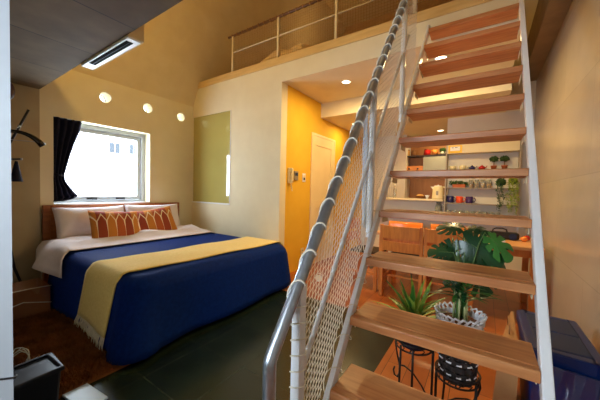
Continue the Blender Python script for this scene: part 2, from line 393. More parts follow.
# door in the ochre wall
d = thing('door_1', 'cream panelled door in the yellow wall', 'door', (3.787,YD,0)); d['kind'] = 'structure'
f = MB()
for x0, x1, z0, z1 in ((-.372,-.335,0,1.96),(.335,.372,0,1.96),(-.335,.335,1.925,1.96)): f.box((x0,-.02,z0),(x1,-.0005,z1))
f.build('door_frame', M['doorp'], d, bevel=.003)
f = MB()
for x0, x1, z0, z1 in ((-.335,-.24,0.005,1.925),(.24,.335,0.005,1.925),(-.24,.24,0.005,.16),(-.24,.24,.84,.96),(-.24,.24,1.79,1.925)): f.box((x0,-.014,z0),(x1,-.0005,z1))
f.box((-.24,-.006,.16),(.24,-.0005,.84)).box((-.24,-.006,.96),(.24,-.0005,1.79))
f.build('door_leaf', M['doorp'], d, bevel=.002)
MB().tube([(.29,-.014,.95),(.29,-.05,.95),(.20,-.05,.95)], .009, 8).build('door_handle', M['steel'], d, smooth=True)

# neighbour's building outside
n = thing('building', 'white neighbouring building seen through the bedside window', 'building', (6.0,18.9,-3))
B((-4.5,0,0),(5.5,5,9.2)).build('facade', M['facade'], n)
B((-4.6,-.1,9.2),(5.6,5.1,9.5)).build('roof_edge', M['facade'], n)
for x, z, w_ in ((1.67,6.15,.29),(2.75,6.2,.24),(-1.6,7.0,.4),(4.3,2.4,.4)):
    f = MB()
    f.box((x-w_,-.03,z),(x-.02,.02,z+.62)).box((x+.02,-.03,z),(x+w_,.02,z+.62))
    f.build('pane', M['facadewin'], n)

# ------------------------------------------------------------------ lamps
DL = [(3.10,1.445,ZS,'round ceiling downlight in the loft soffit left of the staircase'),
      (3.03,.403,ZS,'round ceiling downlight glimpsed between the upper stair treads'),
      (5.4,.68,ZK,'small round downlight in the kitchen ceiling above the shelf of jars'),
      (4.25,1.80,ZK,'round downlight in the low ceiling beyond the door, behind the handrail')]
def area(name, loc, size, energy, c, rot=(0,0,0), shape='DISK', sy_=None, spread=None):
    l = bpy.data.lights.new(name, 'AREA'); l.shape = shape; l.size = size
    if sy_: l.size_y = sy_
    l.energy = energy; l.color = c
    if spread: l.spread = spread
    o = bpy.data.objects.new(name, l); col.objects.link(o); o.location = loc; o.rotation_euler = rot; return o
WARM = (1, .70, .31)
DLE = [13, 19, 7, 5]
for i, (x, y, z, lb) in enumerate(DL):
    t = thing('downlight', lb, 'ceiling light', (x,y,z))
    MB().lathe([(.048,-.001),(.06,-.001),(.062,-.006),(.052,-.009),(.048,-.004)], (0,0,0), 28, ring=True).build('trim_ring', M['white'], t, smooth=True)
    MB().lathe([(.0001,-.003),(.048,-.003),(.048,-.001),(.0001,-.001)], (0,0,0), 28).build('diffuser', M['lamp'], t)
    area('downlight_lamp', (x,y,z-.02), .09, DLE[i], WARM)
def point(loc, e, c, r=.08):
    l = bpy.data.lights.new('lamp', 'POINT'); l.energy = e; l.color = c; l.shadow_soft_size = r
    o = bpy.data.objects.new('lamp', l); col.objects.link(o); o.location = loc
point((.55,2.3,3.0), 30, (1, .63, .17))      # cove lamp standing on top of the slab
point((1.5,.6,4.2), 3, (1, .74, .40), .15)   # ceiling lamp above the stair well, out of frame
point((4.6,2.6,4.0), 3, (1, .60, .22), .15)   # loft lamp
w = bpy.data.worlds.new('world'); scene.world = w; w.use_nodes = True
bg = w.node_tree.nodes['Background']; bg.inputs[0].default_value = (.74,.87,1,1); bg.inputs[1].default_value = 16
sl_ = bpy.data.lights.new('sun', 'SUN'); sl_.energy = 30; sl_.color = (.86,.94,1); sl_.angle = R(1)
so_ = bpy.data.objects.new('sun', sl_); col.objects.link(so_); so_.rotation_euler = (R(52), 0, R(8)); so_.location = (2,-3,8)
for loc, rot, sx, sz in (((1.5045,YW+.2,1.37),(-PI/2,0,0),1.03,.95), ((XF-.13,.90,1.425),(0,-PI/2,0),1.15,1.1)):
    o = area('window_portal', loc, sx, 1, (1,1,1), rot, 'RECTANGLE', sz); o.data.cycles.is_portal = True

# ------------------------------------------------------------------ staircase
YL_, YR_ = .437, -.1565
KX, KZ, RX, RZ = 1.040, .591, .1646, .2107
st = thing('staircase', 'steep open wooden staircase with white steel strings, rail and netting', 'staircase', (.6,.15,0))
o0 = Vector(st.location)
def loc(p): return tuple(Vector(p)-o0)
tw = YL_-YR_
for k in range(-2, 10):
    x0 = KX+RX*k; z1 = KZ+RZ*k; th = .034; dp = .195 if k < 9 else .155
    g = [(x0,z1-th),(x0,z1-.004),(x0+.004,z1),(x0+.028,z1),(x0+.030,z1-.003),(x0+.036,z1-.003),(x0+.038,z1),(x0+dp,z1),(x0+dp,z1-th)]
    mb = MB()
    # nose reaches over both strings, the board narrows behind them
    e = .018
    pl = [(x0,YR_-e),(x0,YL_+e)]
    mb.prism([(a-o0.x, b) for a, b in g], YR_-o0.y, YL_-o0.y, 'Y')
    mb.build('tread', M['tread'], st, bevel=.002)
sd = Vector((RX,0,RZ)).normalized()
def strng(y0, y1, off, depth):
    # off: distance of its front edge behind the nosing line, measured along X
    nx = lambda z: KX+(z-KZ)*RX/RZ
    z0, z1 = 0.0, KZ+RZ*9+.06
    poly = [(nx(z0)+off-o0.x, z0), (nx(z1)+off-o0.x, z1), (min(nx(z1)+off+depth, XL-.014)-o0.x, z1), (nx(z0)+off+depth-o0.x, z0)]
    return MB().prism(poly, y0-o0.y, y1-o0.y, 'Y').build('stringer', M['white'], st, bevel=.004)
strng(YL_+.001, YL_+.022, .010, .062)
strng(YR_-.029, YR_-.001, .010, .062)
# brackets under the treads
for k in range(-1, 9):
    x0 = KX+RX*k; z1 = KZ+RZ*k-.036
    for y in (YL_-.004, YR_+.001):
        MB().box((x0+.05-o0.x,y-o0.y,z1-.028),(x0+.15-o0.x,y+.003-o0.y,z1)).build('bracket', M['rail_cream'], st)
# railing, in its own plane outside the left string
YQ = .466
def hr(x): return .620+(x-.553)*1.328       # handrail centre height over X
def lo(x): return KZ+(x-KX)*RZ/RX+.01      # string line height
H0, H1 = .566, 1.94
pts = [(H0,YQ,.0),(H0,YQ,hr(H0)-.008),(H0+.003,YQ,hr(H0)+.002),(H0+.012,YQ,hr(H0+.012)),(H1,YQ,hr(H1)),(H1+.35,YQ,hr(H1+.35))]
MB().tube([loc(p) for p in pts], .0185, 14).build('handrail', M['steel'], st, smooth=True)
mo = .30
MB().tube([loc((.735,YQ,hr(.735)-mo-.03)), loc((1.97,YQ,hr(1.97)-mo-.03))], .009, 8).build('middle_rail', M['white'], st, smooth=True)
B(loc((.688,YQ-.016,0)), loc((.722,YQ+.016,hr(.705)-.012))).build('baluster', M['white'], st, bevel=.003)
for x in (1.32,1.853):
    B(loc((x-.014,YQ-.014,lo(x)-.08)), loc((x+.014,YQ+.014,hr(x)-.01))).build('baluster', M['white'], st, bevel=.003)
# net: two families of cords clipped to the panel between handrail and string
poly = [(.722,.02),(.722,hr(.722)-.02),(2.20,hr(2.20)-.02),(2.20,lo(2.20)+.0),(.86,lo(.86)),(.77,.02)]
def clip(p, d, poly):
    ts = []
    for i in range(len(poly)):
        a = poly[i]; b = poly[(i+1) % len(poly)]
        ex, ez = b[0]-a[0], b[1]-a[1]
        den = d[0]*ez-d[1]*ex
        if abs(den) < 1e-9: continue
        t = ((a[0]-p[0])*ez-(a[1]-p[1])*ex)/den; u = ((a[0]-p[0])*d[1]-(a[1]-p[1])*d[0])/den
        if -1e-9 <= u <= 1+1e-9: ts.append(t)
    ts.sort(); return ts
def netmesh(poly, d1, d2, sp1, sp2, to3, r, wob=.0):
    mb = MB()
    for d, spc in ((d1, sp1), (d2, sp2)):
        L_ = math.hypot(*d); d = (d[0]/L_, d[1]/L_); nn = (-d[1], d[0])
        pr = [p[0]*nn[0]+p[1]*nn[1] for p in poly]
        s = min(pr)+spc*.5
        while s < max(pr):
            ts = clip((nn[0]*s, nn[1]*s), d, poly)
            for i in range(0, len(ts)-1, 2):
                if ts[i+1]-ts[i] < .01: continue
                k = 3
                pp = [to3(nn[0]*s+d[0]*(ts[i]+(ts[i+1]-ts[i])*j/(k-1)), nn[1]*s+d[1]*(ts[i]+(ts[i+1]-ts[i])*j/(k-1))) for j in range(k)]
                mb.tube(pp, r, 3, cap=False)
            s += spc
    return mb
ux, uz = math.cos(R(58)), math.sin(R(58))
a_, b_ = .024, .0112
d1 = (ux*a_+uz*b_, uz*a_-ux*b_); d2 = (ux*a_-uz*b_, uz*a_+ux*b_)
spc = 2*a_*b_/math.hypot(a_, b_)*.98
netmesh(poly, d1, d2, spc, spc, lambda x, z: loc((x,YQ,z)), .00145).build('netting', M['net'], st)
def helix(p0, p1, r, pitch, cr, mb, tilt=.5):
    p0, p1 = Vector(p0), Vector(p1); t = (p1-p0).normalized(); n_ = int((p1-p0).length/pitch*14)
    u = Vector((0,1,0)) if abs(t.y) < .9 else Vector((1,0,0)); u = (u-t*u.dot(t)).normalized(); v = t.cross(u)
    L_ = (p1-p0).length; pp = []
    for i in range(n_+1):
        a = 2*PI*i/14
        pp.append(p0+t*(L_*i/n_)+(u*math.cos(a)+v*math.sin(a))*r+t*math.sin(a)*pitch*.22)
    mb.tube(pp, cr, 5)
mb = MB(); helix(loc((.67,YQ,hr(.67))), loc((2.26,YQ,hr(2.26))), .0215, .103, .0034, mb)
helix(loc((.705,YQ,.02)), loc((.705,YQ,hr(.705)-.04)), .0245, .05, .0022, mb)
helix(loc((.83,YL_+.0115,lo(.83)-.05)), loc((2.2,YL_+.0115,lo(2.2)-.05)), .030, .12, .0016, mb)
mb.build('lacing_rope', M['rope'], st, smooth=True)
# pale cloth hanging by the middle post
c = MB()
def cf(u, v):
    z = 1.52-.58*v; wd = .012+.024*v
    x = 1.285+.03*v+(u-.5)*wd*2
    return (x, YQ+.022+.008*math.sin(u*9+v*3), z+.02*math.sin(u*7)*v)
c.grid(cf, 10, 16)
tag(c.build('hanging_cloth', M['cloth'], smooth=True, solid=.002), 'thin pale blue cloth hanging beside the middle post of the stair railing', 'cloth')

# ------------------------------------------------------------------ loft railing and bedding
lr = thing('loft_railing', 'cream loft guard rail with netting above the bedroom wall', 'railing', (XL+.03,1.8,ZL)); lo0 = Vector(lr.location)
def ll(p): return tuple(Vector(p)-lo0)
XR = XL+.03
MB().tube([ll((XR,3.13,ZL+.52)), ll((XR,.40,ZL+.52))], .016, 12).build('top_rail', M['brownrail'], lr, smooth=True)
MB().tube([ll((XR,3.03,ZL+.285)), ll((XR,.40,ZL+.285))], .008, 8).build('middle_rail', M['rail_cream'], lr, smooth=True)
for y in (3.035,2.215,1.41,.60):
    B(ll((XR-.014,y-.014,ZL)), ll((XR+.014,y+.014,ZL+.51))).build('post', M['rail_cream'], lr, bevel=.002)
pl = [(.40,ZL+.01),(3.03,ZL+.01),(3.03,ZL+.51),(.40,ZL+.51)]
netmesh(pl, (1,.02), (.02,1), .03, .03, lambda y, z: ll((XR+.003,y,z)), .0016).build('netting', M['tannet'], lr)
mb = MB(); helix(ll((XR,3.1,ZL+.52)), ll((XR,.42,ZL+.52)), .019, .10, .004, mb); mb.build('lacing_rope', M['brownrope'], lr, smooth=True)
def pillow_mesh(w, h, t, n=18, seed=0, pinch=.10, wr=.0):
    rnd = random.Random(seed); ph = [rnd.uniform(0, 6) for _ in range(4)]
    mb = MB()
    for sgn in (1, -1):
        def fn(u, v):
            a, b = 2*u-1, 2*v-1
            th = (max(0, 1-abs(a)**3.2)*max(0, 1-abs(b)**3.2))**.55
            px = a*(1-pinch*(1-b*b)*0.35*abs(a)); pz = b*(1-pinch*(1-a*a)*.9*abs(b))
            wv = wr*math.sin(5*a+ph[0])*math.cos(4*b+ph[1])+wr*.6*math.sin(9*a-6*b+ph[2])
            return (px*w/2, sgn*t/2*th+wv*th, pz*h/2)
        mb.grid(fn, n, n)
    return mb
f = MB()
def ff(u, v):
    a, b = 2*u-1, 2*v-1
    return (XL+.33+.28*a, 2.20+.36*b+.02*math.sin(5*a), ZL+.012+.17*(max(0,1-abs(a)**4)*max(0,1-abs(b)**5))**.5*(1+.18*math.sin(6*b)))
f.grid(ff, 20, 24)
tag(f.build('futon', M['futon'], smooth=True, solid=.004), 'folded cream bedding lying on the loft floor behind its railing', 'bedding')

# ------------------------------------------------------------------ air conditioner on the slab edge
ac = thing('air_conditioner', 'built-in air conditioner with dark slot along the concrete slab edge', 'air conditioner', (.87,2.3,2.072))
B((.002,-.34,0.012),(.105,.46,.36)).build('housing', M['slope'], ac, bevel=.004)
f = MB(); f.box((.002,-.335,.0),(.085,.458,.014)); f.build('grille_frame', M['white'], ac, bevel=.004)
f = MB()
f.box((.014,-.29,-.003),(.056,.33,.002)); f.build('air_slot', M['slot'], ac)
MB().box((.034,-.29,-.005),(.036,.33,-.0025)).build('louver', M['greylid'], ac)

# ------------------------------------------------------------------ bed
BX0, BX1, BY0, BY1, BZ = .88, 2.42, 1.86, 3.80, .495
bed = thing('bed', 'double bed with brown wooden headboard under the window', 'bed', (1.66,2.85,0)); b0 = Vector(bed.location)
def lb(p): return tuple(Vector(p)-b0)
hb = MB()
hb.box(lb((.883,3.835,0)), lb((.945,3.885,.886))).box(lb((2.374,3.835,0)), lb((2.436,3.885,.886))).box(lb((.945,3.832,.83)), lb((2.374,3.888,.886)))
hb.box(lb((.945,3.848,.2)), lb((2.374,3.872,.83)))
hb.build('headboard', M['headboard'], bed, bevel=.006)
fr = MB()
for a, b in (((.92,1.98,.12),(.95,3.83,.26)), ((2.34,1.98,.12),(2.37,3.83,.26)), ((.95,1.98,.12),(2.34,2.01,.26))): fr.box(lb(a), lb(b))
fr.build('bed_frame', M['headboard'], bed, bevel=.004)
for x in (.95,2.30):
    B(lb((x,2.02,0)), lb((x+.05,2.07,.13))).build('leg', M['headboard'], bed)
B(lb((.94,1.97,.24)), lb((2.36,3.82,BZ-.012))).build('mattress', M['linen'], bed, bevel=.04)

# drop profile shared by bedspread and throw
def prof(d, amp, ph, out=0, h=BZ+.005, fl=.11, r=.085):
    # d = cloth length past the bed edge -> outward offset, height
    if d < r*PI/2:
        a = d/r; o_, z_ = r*math.sin(a), h-r*(1-math.cos(a))
    else:
        e = d-r*PI/2; o_, z_ = r+e*fl+amp*(e/.4)*math.sin(ph), h-r-e*.985
    return o_+out, z_+(out if d < .05 else 0)
bs = MB()
r0 = .07
perim = []; nrm = []
xl, xr, yf, yh = BX0+.035, 2.42, BY0+.05, 3.32
import itertools
for i in range(23): perim.append((xl, yh+(yf+r0-yh)*i/22+.0)); nrm.append((-1,0))
for i in range(1, 8): a = PI+PI/2*i/8; perim.append((xl+r0+r0*math.cos(a), yf+r0+r0*math.sin(a))); nrm.append((math.cos(a), math.sin(a)))
for i in range(27): perim.append((xl+r0+(xr-r0-xl-r0)*i/26, yf)); nrm.append((0,-1))
for i in range(1, 8): a = 1.5*PI+PI/2*i/8; perim.append((xr-r0+r0*math.cos(a), yf+r0+r0*math.sin(a))); nrm.append((math.cos(a), math.sin(a)))
for i in range(23): perim.append((xr, yf+r0+(yh+.0-yf-r0)*i/22)); nrm.append((1,0))
n = len(perim); levels = [0,.02,.045,.07,.10,.133,.14,.2,.26,.32,.38,.43,.48,.53]
def ripple(x, y): return 5.5*(x*1.7+y)+1.3*math.sin(3.1*x+2*y)
vs = []
for d in levels:
    for (x, y), (nx_, ny_) in zip(perim, nrm):
        o_, z_ = prof(d, .018, ripple(x, y), fl=.11+.03*max(0, nx_)+.25*max(0, nx_*ny_*2 if nx_ < 0 else 0), r=.085+.065*max(0, nx_)+.015*max(0, -ny_))
        vs.append((x+nx_*o_, y+ny_*o_, max(z_, .012)))
fs = [(j*n+i, j*n+i+1, (j+1)*n+i+1, (j+1)*n+i) for j in range(len(levels)-1) for i in range(n-1)]
bs.add(vs, fs)
# top sheet between left and right sides (quads bridging)
top = []
for i in range(23+3):
    top.append((i, n-1-i))
for (a, b), (c_, d_) in zip(top[:-1], top[1:]): bs.f.append((a, c_, d_, b)); bs.mi.append(0)
rest = list(range(top[-1][0], top[-1][1]+1)); bs.f.append(tuple(rest)); bs.mi.append(0)
tag(bs.build('bedspread', M['navy'], smooth=True, solid=.006), 'deep blue bedspread covering the bed down to the floor', 'bedspread')

# throw across the foot of the bed
th = MB()
path = []
for d in (.46,.42,.37,.31,.25,.19,.133,.10,.07,.045,.02,0): path.append(('L', d))
for i in range(1, 20): path.append(('T', i/20))
for d in (0,.02,.045,.07,.10,.133,.19,.25,.31): path.append(('R', d))
def throw_pt(p, v):
    k, d = p
    if k == 'L':
        q = d/.46; yn, yf_ = 2.0+.04*q, 2.47+.12*q; y = yn+(yf_-yn)*v
        o_, z_ = prof(d, .018, ripple(xl, y), .012, BZ+.012); return (xl-o_, y, z_)
    if k == 'R':
        y = 1.92+.50*v; o_, z_ = prof(d, .018, ripple(xr, y), .012, BZ+.012, .14, .15); return (xr+o_, y, z_)
    yn, yf_ = 2.0-.08*d, 2.47-.05*d; y = yn+(yf_-yn)*v
    return (xl+(xr-xl)*d, y, BZ+.018+.004*math.sin(14*d+6*v))
nv = 16
vs = [throw_pt(p, v/nv) for p in path for v in range(nv+1)]
fs = [(i*(nv+1)+j, (i+1)*(nv+1)+j, (i+1)*(nv+1)+j+1, i*(nv+1)+j+1) for i in range(len(path)-1) for j in range(nv)]
th.add(vs, fs)
tobj = thing('throw_blanket', 'fringed pale yellow throw laid across the foot of the blue bedspread', 'throw', (1.66,2.15,0)); t0 = Vector(tobj.location)
th.v = [tuple(Vector(v)-t0) for v in th.v]
th.build('blanket', M['throw'], tobj, smooth=True, solid=.008)
fm = MB()
for i in range(46):
    v = i/45; p = Vector(throw_pt(('L',.46), v))-t0
    q = p+Vector((random.uniform(-.025,.004), random.uniform(-.014,.014), -.088+random.uniform(0,.012)))
    m_ = (p+q)/2+Vector((-.006,random.uniform(-.006,.006),0))
    fm.tube([p, m_, q], [.0032,.0042,.0028], 5)
fm.build('fringe', M['fringe'], tobj, smooth=True)

# white duvet turned back at the head end
dv = MB()
def dvf(u, v):
    # u across X incl. left drop, v from under the spread to the headboard
    y = 3.02+.76*v
    L_ = .24; W_ = BX1-BX0-.05; c_ = u*(L_+W_+.16)-L_
    puff = .05*math.sin(PI*min(1, max(0, v)))+.014*math.sin(11*u+5*v)+.010*math.sin(23*u-13*v)+.007*math.sin(37*u+19*v)
    if c_ < 0:
        o_, z_ = prof(-c_, .01, 6*y, .014, BZ+.012)
        fl = (-c_/L_)
        return (BX0+.025-o_-.11*fl*math.exp(-((y-3.36)/.22)**2), y-.10*fl, z_+puff*(1-fl)+.05*fl*math.exp(-((y-3.36)/.2)**2))
    if c_ > W_:
        o_, z_ = prof(c_-W_, .01, 6*y, .014, BZ+.012); return (BX0+.025+W_+o_, y, z_+puff*.6)
    return (BX0+.025+c_, y, BZ+.026+puff*(.25 if v < .25 else 1)*min(1, v*4+.1))
dv.grid(dvf, 44, 22)
tag(dv.build('duvet', M['linen'], smooth=True, solid=.006), 'white duvet showing between the blue bedspread and the pillows', 'duvet')

def place_pillow(name, label, cat, w, h, t, loc_, rot, mat, seed, group, wr=0, pinch=.1):
    o = pillow_mesh(w, h, t, 20, seed, pinch, wr).build(name, mat, smooth=True, loc=loc_, rot=rot)
    return tag(o, label, cat, group)
place_pillow('pillow', 'white pillow against the headboard at the curtain end of the bed', 'pillow', .70, .38, .17, (1.285,3.70,.69), (R(-22),0,R(2)), M['linen'], 1, 'white bed pillows', .006)
place_pillow('pillow', 'white pillow against the headboard at the end away from the curtain', 'pillow', .70, .38, .17, (1.99,3.70,.695), (R(-20),0,R(-3)), M['linen'], 2, 'white bed pillows', .006)
place_pillow('cushion', 'orange tree-print cushion nearer the curtain', 'cushion', .49, .40, .15, (1.40,3.41,.655), (R(-32),R(3),R(-4)), M['cushion'], 3, 'orange patterned cushions')
place_pillow('cushion', 'orange tree-print cushion farther from the curtain', 'cushion', .47, .40, .15, (1.86,3.45,.66), (R(-32),R(-8),R(-12)), M['cushion'], 4, 'orange patterned cushions')

# ------------------------------------------------------------------ curtain
cu = thing('curtain', 'dark navy curtain tied back at the left side of the window', 'curtain', (1.05,YW-.02,.92)); c0 = Vector(cu.location)
edge = [(1.845,1.245),(1.72,1.225),(1.60,1.185),(1.45,1.140),(1.30,1.105),(1.22,1.085),(1.16,1.09),(1.10,1.12),(1.04,1.165),(.985,1.205),(.95,1.16),(.925,1.07)]
def cedge(v):
    t = v*(len(edge)-1); i = min(int(t), len(edge)-2); q = t-i
    return edge[i][0]+(edge[i+1][0]-edge[i][0])*q, edge[i][1]+(edge[i+1][1]-edge[i][1])*q
def cf2(u, v):
    z, xe = cedge(v); x = .975+(xe-.975)*u
    zz = z if v < .72 else z-(1-u)*(z-.925)*.6
    return (x-c0.x, YW+.005+.018*math.sin(u*26+v*1.5)*(1-.5*math.exp(-((v-.45)/.15)**2))-.02*u*(v > .45)*min(1, (v-.45)*4)-c0.y, zz-c0.z)
mb = MB(); mb.grid(cf2, 44, 33); mb.build('curtain_panel', M['navyc'], cu, smooth=True, solid=.003)
MB().tube([(.992-c0.x,YW-.018-c0.y,1.225-c0.z),(1.03-c0.x,YW-.026-c0.y,1.21-c0.z),(1.075-c0.x,YW-.022-c0.y,1.20-c0.z)], .010, 8).build('tie_back', M['navyc'], cu, smooth=True)
MB().tube([(.96-c0.x,YW+.01-c0.y,1.85-c0.z),(1.26-c0.x,YW+.01-c0.y,1.85-c0.z)], .006, 8).build('curtain_rail', M['alu'], cu)

# ------------------------------------------------------------------ left foreground
cl = thing('closet', 'tall white closet whose open door fills the left edge of the picture', 'closet', (-.49,1.98,0))
cb = MB().prism([(-.60,0),(0,0),(-.0125,.022),(-.60,.022)], .012, 2.06, 'Z').build('door', M['closetw'], cl, loc=(.2215+.49,1.30-1.98,0), rot=(0,0,R(-36.87)))
MB().lathe([(.0001,0),(.022,0),(.022,.004),(.0001,.004)], (-.07,-.004,1.0), 16, mat=Matrix.Rotation(PI/2, 3, 'X')).build('finger_pull', M['steel'], cb, smooth=True)
for a, b in (((-.24,-.28,0),(-.22,.28,2.06)), ((.22,-.28,0),(.24,.28,2.06)), ((-.22,.26,0),(.22,.28,2.06)), ((-.22,-.28,2.04),(.22,.26,2.06)), ((-.22,-.28,0),(.22,.26,.06))):
    B(a, b).build('panel', M['white'], cl)
def onp(x, z, o=-.008): return (.225+.8*x+.6*o, 1.30-.6*x+.8*o, z)
tag(MB().tube([onp(-.5,.50), onp(-.2,.455), onp(-.05,.45), onp(.006,.448), (.236,1.34,.43), (.232,1.5,.30), (.225,1.95,.05)], .0035, 6).build('cable', M['black'], smooth=True), 'black cable running across the open white closet door to the floor', 'cable')

cs = thing('coat_stand', 'black coat stand in the corner behind the white closet door', 'coat stand', (.595,3.62,0))
MB().tube([(0,0,.25),(0,0,1.90)], .014, 10).build('pole', M['iron'], cs, smooth=True)
for a in (0, 90, 180, 270):
    ca, sa = math.cos(R(a)), math.sin(R(a))
    MB().tube([(0,0,.75),(.012*ca,.012*sa,.50),(.035*ca,.035*sa,.32),(.075*ca,.075*sa,.18),(.17*ca,.17*sa,.01)], .011, 8).build('leg', M['iron'], cs, smooth=True)
MB().sphere((.012,0,1.95), .042, 12, (1,1,1.9)).build('finial', M['darkred'], cs, smooth=True)
for a, z, ln, up in ((-20,1.44,.14,.36),(0,1.325,.085,.012),(120,1.5,.14,.2),(200,1.32,.07,.02)):
    ca, sa = math.cos(R(a)), math.sin(R(a))
    pg = MB().tube([(0,0,z),(ca*ln*.5,sa*ln*.5,z+up*.48),(ca*ln,sa*ln,z+up)], .010, 8).build('peg', M['black'], cs, smooth=True)
    if up < .1: MB().sphere((ca*ln*1.03,sa*ln*1.03,z+up*1.03), .012, 8).build('peg_tip', M['steel'], pg, smooth=True)
    else: MB().lathe([(.0095,-.008),(.0125,-.008),(.0125,.008),(.0095,.008)], (ca*ln*.55,sa*ln*.55,z+up*.55), 12, ring=True).build('peg_collar', M['steel'], pg)
h = thing('coat_hanger', 'black wide-armed coat hanger on the coat stand', 'coat hanger', (.63,3.50,1.60), R(-90))
MB().tube([(0,0,-.03),(0,0,.0),(-.01,.02,.02),(-.03,.02,.02)], .003, 6).build('hook', M['steel'], h, smooth=True)
pts = []; rs = []
for i in range(13):
    t = -1+i/6; pts.append((.02*abs(t), .175*t, -.028-.085*t*t-.02*abs(t)**4)); rs.append(.015+.014*abs(t)**1.5)
MB().tube(pts, rs, 10).build('hanger_arm', M['hanger'], h, smooth=True)
MB().tube([(.02,-.14,-.10),(.0,0,-.105),(.02,.14,-.10)], .004, 6).build('trouser_bar', M['steel'], h)
bg_ = MB()
def bf(u, v):
    a = 2*PI*u; z = -.02-.19*v; w_ = .010+.036*v; return (w_*math.cos(a)*1.0, w_*math.sin(a), z)
bg_.grid(bf, 16, 8)
tag(bg_.build('garment', M['navyc'], smooth=True, loc=(.650,3.62,1.335)), 'small dark cloth item hanging from the lower peg of the coat stand', 'garment')

ct = thing('carton', 'brown carton wrapped in clear film on the floor by the headboard', 'box', (.585,3.24,0))
B((-.16,-.16,0),(.17,.16,.235)).build('carton_body', M['carton'], ct, bevel=.004)
MB().box((-.163,-.163,-.0),(.173,.163,.245)).build('film', M['clear'], ct)
MB().tube([(-.163,-.165,.10),(.0,-.166,.14),(.175,-.165,.09)], .004, 6).build('film_crease', M['rope'], ct, smooth=True)
MB().tube([(-.165,-.166,.24),(.05,-.167,.243),(.175,-.166,.236)], .004, 6).build('film_crease', M['rope'], ct, smooth=True)

# shag rug
rg = thing('rug', 'brown shaggy rug beside the bed', 'rug', (.45,2.5,0))
B((-.05,-.72,.001),(.45,.54,.018)).build('rug_backing', M['rug'], rg)
rm = MB()
for _ in range(15000):
    x = random.uniform(-.05,.45) if _ > 300 else random.uniform(-.05,0); y = random.uniform(-.72,.54); a = random.uniform(0, PI); h = random.uniform(.014,.03)
    dx, dy = math.cos(a)*.005, math.sin(a)*.005; lx, ly = random.uniform(-.014,.014), random.uniform(-.014,.014)
    rm.add([(x-dx,y-dy,.016),(x+dx,y+dy,.016),(x+lx,y+ly,.016+h)], [(0,1,2)])
o = rm.build('rug_pile', M['rug'], rg); o['kind'] = 'stuff'

# navy tub with tray lid
tb = thing('waste_bin', 'small dark navy tub with a grey tray top on the rug edge', 'tub', (.352,1.765,.02), R(3))
f = MB(); f.prism([(-.085,0.012),(.085,0.012),(.098,.19),(-.098,.19)], -.088, .088, 'Y'); f.build('tub_body', M['navytub'], tb, bevel=.012)
f = MB()
for a, b in (((-.105,-.10,.178),(.105,-.085,.20)), ((-.105,.085,.178),(.105,.10,.20)), ((-.105,-.085,.178),(-.09,.085,.20)), ((.09,-.085,.178),(.105,.085,.20))): f.box(a, b)
f.build('rim', M['navytub'], tb, bevel=.006)
B((-.09,-.085,.180),(.09,.085,.188)).build('tray', M['tray'], tb, bevel=.003)
B((-.08,-.08,0.0),(.08,.08,.014)).build('base', M['navytub'], tb)
# coil of pale cable
cm = MB(); pp = []
for i in range(90):
    a = i/90*2*PI*4; pp.append((.040*math.cos(a)+.006*math.sin(i*.7), .03*math.sin(a)*.6+.003*(i % 7), .08+.05*math.sin(a)+.016*math.sin(i*.31)))
cm.tube(pp, .0028, 6)
tag(cm.build('cable_coil', M['greypanel'], smooth=True, loc=(.385,2.12,.03)), 'loose coil of pale cable on the rug beside the white cabinet', 'cable')
tag(B((-.055,-.11,0),(.055,.11,.012)).build('floor_board', M['mat'], loc=(.545,1.68,.0), rot=(0,0,R(6)), bevel=.003), 'small pale blue-white board lying on the dark tiles at the rug edge', 'board')  # patch of daylight on the floor, modelled as a pale slab

# ------------------------------------------------------------------ ochre wall fittings, slipper
ph = thing('intercom', 'cream intercom handset with coiled cord on the yellow wall', 'intercom', (2.90,YD-.001,1.30))
MB().box((-.045,-.03,-.10),(.045,0,.10)).build('base', M['phone'], ph, bevel=.006)
MB().box((-.035,-.062,-.095),(.0,-.03,-.05)).box((-.035,-.062,.05),(.0,-.03,.095)).box((-.033,-.07,-.08),(-.002,-.048,.08)).build('handset', M['phone'], ph, bevel=.008)
pp = [(-.02+.009*math.cos(i*1.2)+.03*math.sin(i/60*PI), -.04+.009*math.sin(i*1.2), -.10-.10*math.sin(i/60*PI)) for i in range(61)]
MB().tube(pp, .003, 5).build('cord', M['phone'], ph, smooth=True)
pn = thing('control_panel', 'small grey control panel right of the intercom on the yellow wall', 'control panel', (3.035,YD-.001,1.305))
B((-.045,-.018,-.06),(.045,0,.06)).build('panel_body', M['greybox'], pn, bevel=.004)
B((-.03,-.020,.0),(.03,-.0175,.04)).build('screen', M['greylid'], pn)
sw = thing('light_switch', 'white light switch plate left of the cream door', 'switch', (3.24,YD-.001,1.29))
B((-.037,-.008,-.06),(.037,0,.06)).build('plate', M['white'], sw, bevel=.003)
B((-.018,-.012,-.035),(.018,-.0075,.0)).build('rocker', M['black'], sw); B((-.018,-.012,.004),(.018,-.0075,.035)).build('rocker', M['phone'], sw)
so = thing('power_outlet', 'small socket plate low on the yellow wall', 'socket', (3.24,YD-.001,.24))
B((-.035,-.008,-.055),(.035,0,.055)).build('plate', M['phone'], so, bevel=.003)
for z in (-.02,.02): B((-.012,-.0095,z-.006),(.012,-.0075,z+.006)).build('socket_hole', M['greybox'], so)
sl_ = thing('slipper', 'white slipper on the wood floor near the yellow wall', 'slipper', (2.99,1.69,0), R(30))
MB().lathe([(.0001,0),(.045,0),(.05,.008),(.045,.016),(.0001,.018)], (0,0,0), 20, mat=Matrix.Diagonal((2.6,.95,1)).to_3x3()).build('sole', M['white'], sl_, smooth=True)
